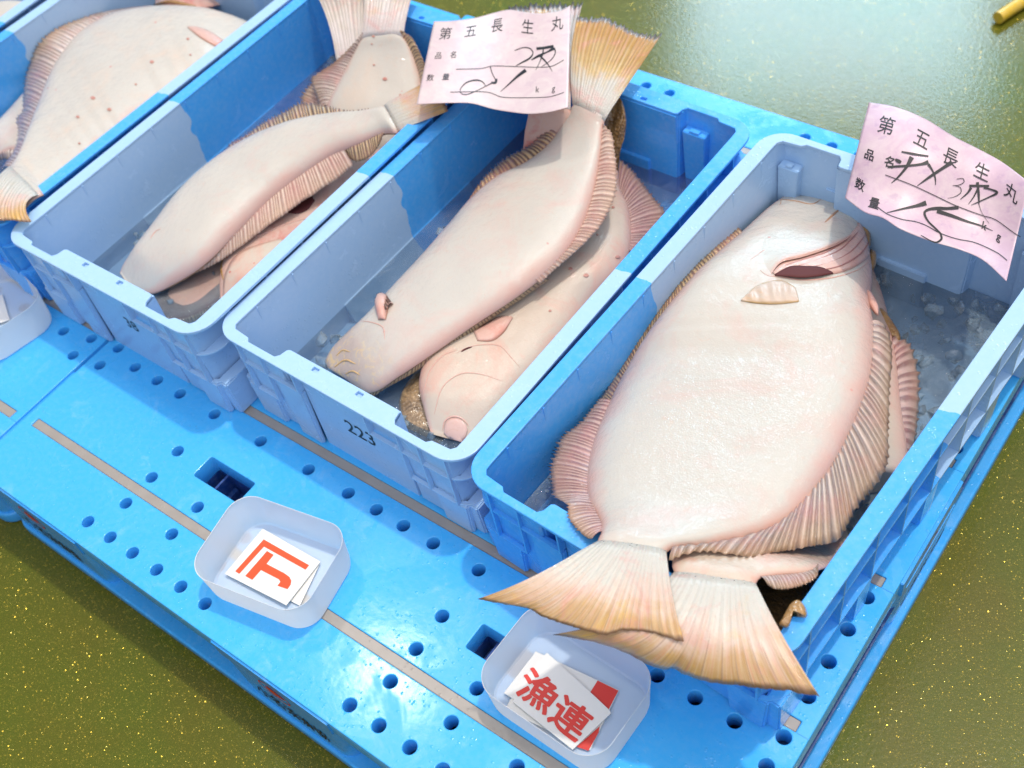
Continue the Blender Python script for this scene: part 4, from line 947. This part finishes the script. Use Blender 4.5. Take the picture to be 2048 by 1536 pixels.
# ------------------------------------------------------------------ paper tags
def paper_mat(name, a, b_, c_):
    m, nt, b = mat(name); q = N(nt); c = q.coord()
    col = q.mix(q.ramp(q.noise(c, 26, 4, .6, 1.0), [(.42, 0.), (.62, 1.)]), a, b_)
    col = q.mix(q.math('MULTIPLY', q.ramp(q.noise(c, 60, 3, .6), [(.58, 0.), (.68, 1.)]), .5), col, c_)
    q.l(col, b.inputs['Base Color']); b.inputs['Roughness'].default_value = .45
    b.inputs['Coat Weight'].default_value = .35; b.inputs['Coat Roughness'].default_value = .25
    q.l(q.bump(q.noise(c, 35, 4), .35, .004), b.inputs['Normal'])
    return m
class Tag:
    def __init__(s, name, label, top, bot, zf, m, n=70):
        s.T = catm(np.array([(*p, 0) for p in top]), 200)[:, :2]; s.B = catm(np.array([(*p, 0) for p in bot]), 200)[:, :2]; s.zf = zf
        v = []; uv = []; f = []
        for i in range(n + 1):
            for j in range(n + 1): v.append(s.P(i / n, j / n)); uv.append((i / n, 1 - j / n))
        for i in range(n):
            for j in range(n): a = i * (n + 1) + j; f.append((a, a + n + 1, a + n + 2, a + 1))
        c0 = s.P(.5, .5); s.root = empty(name, tuple(c0), label, 'paper tag', 'pink handwritten paper tags on the crates')
        o = link('paper', mesh('paper', v, f, uv), m, s.root, 9)
        sm = o.modifiers.new('thickness', 'SOLIDIFY'); sm.thickness = .0004; sm.offset = -1
    def px(s, u, t):
        def ev(C, x): k = x * 199; i = min(max(int(k), 0), 198); return C[i] * (1 - k + i) + C[i + 1] * (k - i)
        return ev(s.T, u) * (1 - t) + ev(s.B, u) * t
    def P(s, u, t, lift=0):
        x, y = s.px(u, t); d = ray(x, y); d = d / np.linalg.norm(d)
        return U(x, y, s.zf(u, t)) - d * lift
    def inv(s, x, y):
        u, t = .5, .5
        for _ in range(12):
            p = s.px(u, t); e = np.array([x, y]) - p
            J = np.array([s.px(u + .01, t) - p, s.px(u, t + .01) - p]).T / .01
            d = np.linalg.lstsq(J, e, rcond=None)[0]; u = min(max(u + d[0], -.05), 1.05); t = min(max(t + d[1], -.05), 1.05)
        return u, t
    def text(s, body, u, t, h, m, squash=1.0, bold=0):
        tm = text_mesh(body, 1.0, bold)
        xform_mesh(tm, lambda x, y, z: s.P(u + x * h * squash * .72, t - y * h, .0013)); return tm
    def stroke(s, pts, ws):
        P = catm(np.array([(*p, w_) for p, w_ in zip(pts, ws)]), 26); v = []; f = []
        for i in range(26):
            d = P[min(i + 1, 25), :2] - P[max(i - 1, 0), :2]; d = d / (np.hypot(*d) + 1e-9); nrm = np.array([-d[1], d[0]]) * max(P[i, 2] * 1.4, .7) / 2
            for q in (P[i, :2] + nrm, P[i, :2] - nrm): v.append(s.P(*s.inv(*q), .0015))
        for i in range(25): f.append((2 * i, 2 * i + 1, 2 * i + 3, 2 * i + 2))
        return mesh('stroke', v, f)
m_paper1 = paper_mat('paper_pale_pink', (.66, .50, .50), (.70, .57, .54), (.58, .42, .46))
m_paper2 = paper_mat('paper_lilac_pink', (.62, .43, .51), (.68, .52, .55), (.48, .31, .45))
T1 = Tag('paper_tag', 'pale pink paper tag reading 51 kg, draped over the rims beside the gold tail',
         [(868, 43), (905, 42), (950, 36), (1015, 20), (1045, 24), (1075, 27), (1105, 25), (1125, 20), (1141, 11)],
         [(833, 209), (870, 207), (905, 206), (943, 207), (985, 218), (1020, 224), (1060, 228), (1100, 224), (1136, 215)],
         lambda u, t: .212 + .006 * math.sin(u * 7 + 1) + .003 * math.sin(t * 4 + u * 3), m_paper1)
ms = [T1.text(ch, u, t, .155, m_ink, .82) for ch, u, t in (('第', .10, .16), ('五', .28, .16), ('長', .47, .15), ('生', .69, .15), ('丸', .90, .13))]
ms += [T1.text(ch, u, t, .088, m_ink, .80) for ch, u, t in (('品', .08, .42), ('名', .185, .42), ('数', .055, .685), ('量', .16, .685), ('k', .785, .76), ('g', .895, .77))]
for q in ms: link('printed_character', q, m_ink, T1.root)
hs = []
def c1(x, y): return (820 + x * 350 / 2048, y * 262 / 1533)
def S1(pts, ws): hs.append(T1.stroke([c1(*p) for p in pts], ws))
S1([(540, 808), (860, 798), (940, 772), (1200, 776), (1500, 786), (1660, 774), (1800, 700)], [.8] * 7)
S1([(470, 1076), (860, 1072), (960, 1090), (1050, 1130), (1200, 1142), (1600, 1136), (1700, 1115), (1800, 1080)], [.8] * 8)
S1([(1225, 590), (1330, 555), (1410, 570), (1440, 620), (1400, 680), (1310, 730), (1240, 768)], [1, 1.2, 1.5, 1.4, 2.2, 1.8, .6])
S1([(1480, 568), (1560, 560), (1680, 540)], [4, 3.6, 4]); S1([(1420, 700), (1500, 655), (1600, 610), (1690, 560)], [1.2, 3.2, 2, 5])
S1([(1560, 570), (1555, 620), (1520, 720), (1470, 820)], [1.5, 2, 1, .5]); S1([(1690, 560), (1700, 620), (1650, 700), (1540, 780)], [2, 1.4, 1, .6])
S1([(1500, 640), (1560, 690), (1620, 760), (1665, 835)], [2, 2.2, 1.4, .5])
S1([(940, 780), (960, 850), (1005, 940)], [1.5, 1.2, 1]); S1([(1010, 920), (1000, 965), (950, 965)], [3.4, 3.4, 2.4])
S1([(980, 960), (900, 1000), (780, 1060), (660, 1105), (595, 1090), (590, 1040), (660, 965), (770, 935), (850, 955), (885, 1005)], [2, 1, .9, 1, 1, 1, 1.4, 2, 1.4, .8])
S1([(1355, 820), (1260, 890), (1150, 990), (1060, 1070)], [5, 3.4, 1.6, .4])
link('handwriting', join_meshes('handwriting', hs), m_ink, T1.root)
T2 = Tag('paper_tag', 'lilac pink paper tag reading 15 kg, standing at the back of the rightmost crate',
         [(1738, 205), (1790, 214), (1850, 238), (1905, 272), (1960, 300), (2005, 325), (2060, 366)],
         [(1690, 396), (1730, 425), (1765, 436), (1800, 458), (1860, 482), (1920, 500), (1965, 520), (2013, 563)],
         lambda u, t: .245 + .012 * math.sin(u * 5 + .6) + .006 * math.sin(t * 5 + 1.5 * u) - .03 * t, m_paper2)
ms = [T2.text(ch, u, t, .175, m_ink, .78) for ch, u, t in (('第', .125, .195), ('五', .335, .185), ('長', .52, .20), ('生', .71, .20), ('丸', .905, .22))]
ms += [T2.text(ch, u, t, .11, m_ink, .78, .012) for ch, u, t in (('品', .075, .50), ('名', .195, .50), ('数', .065, .80), ('量', .17, .90), ('k', .79, .68), ('g', .89, .68))]
for q in ms: link('printed_character', q, m_ink, T2.root)
hs = []
def c2(x, y): return (1680 + x * 368 / 2048, 190 + y * 276 / 1536)
def S2(pts, ws): hs.append(T2.stroke([c2(*p) for p in pts], ws))
S2([(505, 888), (800, 1000), (1100, 1140), (1300, 1235), (1600, 1345), (1720, 1380), (1930, 1530), (2010, 1580)], [1.1] * 8)
S2([(420, 1245), (520, 1320), (700, 1385), (830, 1405), (960, 1450), (1100, 1530), (1300, 1600), (1500, 1640), (1760, 1760), (1860, 1840)], [1.0] * 10)
S2([(685, 630), (820, 655), (985, 680)], [2, 3, 2]); S2([(615, 715), (650, 735), (680, 750)], [3, 5, 4])
S2([(800, 690), (740, 800), (640, 920), (570, 980)], [7, 4, 2.4, .6]); S2([(530, 800), (700, 790), (900, 770), (985, 745)], [3, 3, 3.4, 6])
S2([(985, 770), (1030, 840), (1060, 920), (1065, 1000)], [4, 2.2, 2, .8]); S2([(1240, 750), (1150, 810), (1000, 910), (860, 1010)], [6, 4.4, 3.6, .7])
S2([(1300, 935), (1370, 930), (1380, 970), (1310, 1005), (1255, 1005)], [.8, 1, 1, .9, .6]); S2([(1270, 1005), (1340, 1030), (1345, 1085), (1280, 1130), (1200, 1150)], [.7, 1, 1.1, .8, .4])
S2([(1440, 1010), (1540, 1010), (1660, 1012)], [3.4, 3, 3]); S2([(1530, 970), (1540, 1060), (1545, 1130), (1548, 1220)], [4, 3.4, 3, 1]); S2([(1548, 1220), (1580, 1310), (1660, 1430)], [.8, .6, .5])
S2([(1460, 1030), (1420, 1090), (1340, 1160)], [4, 2.4, .8]); S2([(1530, 1050), (1490, 1130), (1430, 1215)], [2.6, 1.8, .7])
S2([(1600, 1030), (1680, 1050), (1750, 1085), (1650, 1140), (1540, 1190), (1460, 1225)], [3, 2.4, 3.4, 1.8, 1.6, .5])
S2([(960, 1200), (860, 1230), (700, 1265), (520, 1310)], [7, 4.4, 2.6, .8]); S2([(1320, 1250), (1200, 1262), (1090, 1260), (980, 1275), (940, 1310), (980, 1400), (1060, 1480), (1120, 1540)], [5, 4, 4.6, 3.6, 3.4, 2.4, 2.4, 2.4])
S2([(1120, 1540), (1130, 1600), (1060, 1640), (900, 1560)], [2.4, 3, 2.2, .8]); S2([(1080, 1290), (1250, 1345), (1400, 1400), (1560, 1450), (1700, 1510)], [5.5, 4.4, 3, 2, .6])
link('handwriting', join_meshes('handwriting', hs), m_ink, T2.root)

# ------------------------------------------------------------------ white trays and cards
def tray_mat():
    m, nt, b = mat('milky_plastic'); q = N(nt)
    d = q.n('BsdfDiffuse'); d.inputs['Color'].default_value = (.98, .97, .94, 1)
    t = q.n('BsdfTranslucent'); t.inputs['Color'].default_value = (1, .98, .95, 1)
    tr = q.n('BsdfTransparent'); tr.inputs['Color'].default_value = (.9, .94, 1, 1)
    g = q.n('BsdfGlossy'); g.inputs['Roughness'].default_value = .28
    a = q.n('MixShader'); a.inputs[0].default_value = .5; q.l(d.outputs[0], a.inputs[1]); q.l(t.outputs[0], a.inputs[2])
    c = q.n('MixShader'); c.inputs[0].default_value = .04; q.l(a.outputs[0], c.inputs[1]); q.l(tr.outputs[0], c.inputs[2])
    lw = q.n('LayerWeight'); lw.inputs['Blend'].default_value = .25
    e = q.n('MixShader'); q.l(q.math('ADD', .02, q.math('MULTIPLY', lw.outputs['Fresnel'], .0)), e.inputs[0]); q.l(c.outputs[0], e.inputs[1]); q.l(g.outputs[0], e.inputs[2])
    q.l(e.outputs[0], nt.nodes['Material Output'].inputs[0]); return m
m_tray = tray_mat()
def make_tray(cx, cy, rot, label, w_=.160, d_=.119):
    root = empty('plastic_tray', (cx, cy, .0005), label, 'tray', 'milky white plastic trays on the pallets'); root.rotation_euler = (0, 0, rot)
    hh = .055; prof = [(.0, 0.0), (.93, 0.0), (.955, .002), (.968, .008), (1.0, hh), (1.004, hh + .0006), (1.002, hh + .0014), (.994, hh + .0010)]
    o = rrect(-w_ / 2, -d_ / 2, w_ / 2, d_ / 2, .030, 10); n = len(o); v = []; f = []
    for k, (sc_, z) in enumerate(prof):
        for x, y in o:
            dip = -.0035 * max(0, 1 - abs(x) / (w_ * .42)) if z > .03 else 0
            if sc_ == 0: sc2 = 0.02
            else: sc2 = sc_
            ins = (1 - sc2) * w_ / 2
            v.append((x * (1 - ins / (w_ / 2)), y * (1 - ins / (d_ / 2) * 1.0) if sc_ > .5 else y * .02, z + dip))
    for k in range(len(prof) - 1):
        for i in range(n): j = (i + 1) % n; f.append((k * n + i, k * n + j, (k + 1) * n + j, (k + 1) * n + i))
    f.append(tuple(range(n - 1, -1, -1)))
    o = bpy.data.objects.new('tray_shell', mesh('tray_shell', v, f)); COL.objects.link(o); o.parent = root
    o.data.materials.append(m_tray); o.data.shade_smooth(); o.data.set_sharp_from_angle(angle=.6)
    return root
make_tray(.4885, .1085, math.radians(11), 'milky white plastic tray holding the card with the orange mark')
make_tray(.8690, .1660, math.radians(-1.5), 'milky white plastic tray under the big tails, holding cards with red characters')
make_tray(-.181, .197, math.radians(-11), 'milky white plastic tray cut off by the left edge of the photo')
def card_mat(name, c=(.84, .82, .77)):
    m, nt, b = mat(name); q = N(nt); cc = q.coord()
    q.l(q.mix(q.noise(cc, 30, 3), c, tuple(k * .95 for k in c)), b.inputs['Base Color']); b.inputs['Roughness'].default_value = .35; return m
m_card = card_mat('laminated_white_card')
def card(name, label, px, z, th=.0008, m=m_card, group='white printed cards in the trays'):
    """card from four surveyed corners"""
    P = [U(x, y, zz) for (x, y), zz in zip(px, z)]; c0 = sum(P) / len(P)
    root = empty(name, tuple(c0), label, 'card', group)
    v = [p for p in P] + [p + np.array([0, 0, th]) for p in P]; n = len(P)
    f = [tuple(range(n - 1, -1, -1)), tuple(range(n, 2 * n))] + [(i, (i + 1) % n, n + (i + 1) % n, n + i) for i in range(n)]
    link('card_sheet', mesh('card_sheet', v, f), m, root)
    A = np.array([[p[0], p[1], 1] for p in P]); pl = np.linalg.lstsq(A, np.array([p[2] + th for p in P]), rcond=None)[0]
    def on(x, y, lift=.0003):
        d = ray(x, y); t = (pl[0] * CAMP[0] + pl[1] * CAMP[1] + pl[2] + lift - CAMP[2]) / (d[2] - pl[0] * d[0] - pl[1] * d[1]); return CAMP + d * t
    return root, on
def flat(root, on, name, polys, m, fx, lift=.0003):
    ms_ = []
    for pl in polys:
        P = [on(*fx(*p), lift) for p in pl]; ms_.append(mesh('p', P, [tuple(range(len(P)))]))
    me = join_meshes(name, ms_)
    return link(name, me, m, root)
card('printed_card', 'plain white card lying under the card with the orange mark', [(520, 1072), (640, 1128), (600, 1212), (480, 1150)], [.0031] * 4)
r1, on1 = card('printed_card', 'white card with an orange angular mark, in the left-hand full tray', [(526, 1058), (641, 1124), (573, 1211), (450, 1148)], [.0052, .0062, .0075, .0062])
def cA(x, y): return (400 + x * 320 / 1638, 980 + y * 300 / 1536)
flat(r1, on1, 'orange_mark', [[(652, 505), (1117, 770), (1080, 816), (655, 580)], [(652, 505), (655, 580), (402, 858), (360, 832)],
     [(685, 624), (755, 664), (678, 760), (535, 920), (462, 880), (620, 700)],
     [(678, 755), (860, 850), (915, 890), (935, 930), (928, 970), (896, 1016), (792, 980), (822, 940), (808, 915), (620, 818)]], m_orange, cA)
# second tray
card('printed_card', 'white card with a red end band, lowest in the tray under the tails', [(1071, 1303), (1238, 1381), (1180, 1501), (1010, 1420)], [.0031] * 4)
r3b = [o for o in COL.objects if o.name.startswith('printed_card')][-1]
def cB(x, y): return (950 + x * 360 / 2048, 1230 + y * 270 / 1536)
onz = lambda x, y, l=0: U(x, y, .0031 + .0008 + .0003)
for _pl in ([(1395, 745), (1632, 860), (1520, 1075), (1310, 880)], [(1420, 1265), (1405, 1340), (1290, 1545), (1155, 1500)]): flat(r3b, onz, 'red_band', [_pl], m_red, cB)
card('printed_card', 'plain cream card fanned between the two other cards under the tails', [cB(690, 425), cB(930, 525), cB(1250, 860), cB(500, 1000), cB(330, 890)], [.005] * 5)
r4, on4 = card('printed_card', 'white card with two red kanji, topmost in the tray under the tails', [cB(820, 432), cB(1215, 790), cB(1530, 1085), cB(1548, 1120), cB(1110, 1536), cB(430, 990), cB(560, 720)], [.0068] * 7)
g = lambda pts: pts
def kanji(body, corners, root, on, m):
    tm = bold_mesh(body, .024); xs = [v.co.x for v in tm.vertices]; ys = [v.co.y for v in tm.vertices]; x0, x1, y0, y1 = min(xs), max(xs), min(ys), max(ys)
    c = [np.array(cB(*p)) for p in corners]   # TL TR BR BL
    def fn(x, y, z):
        u = (x - x0) / (x1 - x0); t = (y1 - y) / (y1 - y0); p = (c[0] * (1 - u) + c[1] * u) * (1 - t) + (c[3] * (1 - u) + c[2] * u) * t
        return on(p[0], p[1], .0005 + z * .00003)
    return xform_mesh(tm, fn)
k1 = kanji('漁', [(620, 560), (1050, 850), (795, 1155), (440, 900)], r4, on4, m_red)
k2 = kanji('連', [(1005, 870), (1400, 1150), (1140, 1470), (800, 1200)], r4, on4, m_red)
link('red_characters', join_meshes('red_characters', [k1, k2]), m_red, r4)
card('printed_card', 'pale card glimpsed through the wall of the left edge tray', [(-60, 600), (5, 590), (20, 640), (-40, 660)], [.004] * 4)

# ------------------------------------------------------------------ yellow hose end on the floor
def tube(name, pts, r, m, label, cat):
    cu = bpy.data.curves.new(name, 'CURVE'); cu.dimensions = '3D'; cu.bevel_depth = r; cu.bevel_resolution = 4; cu.use_fill_caps = True
    sp = cu.splines.new('POLY'); sp.points.add(len(pts) - 1)
    for p, c in zip(sp.points, pts): p.co = (*c, 1)
    o = bpy.data.objects.new(name, cu); COL.objects.link(o); dg = bpy.context.evaluated_depsgraph_get()
    me = bpy.data.meshes.new_from_object(o.evaluated_get(dg)); bpy.data.objects.remove(o); me.materials.clear()
    o = link(name, me, m, None, .8); return tag(o, label, cat)
my = plastic('yellow_rubber', (.72, .46, .03), .35, .5, .05)
A = U(1996, 36, GZ + .012); B = U(2120, -30, GZ + .014)
tube('hose', [tuple(A + (B - A) * t + np.array([0, .02 * math.sin(t * 3), 0])) for t in np.linspace(0, 1, 12)], .011, my, 'yellow hose end lying on the glittering green floor in the far corner', 'hose')
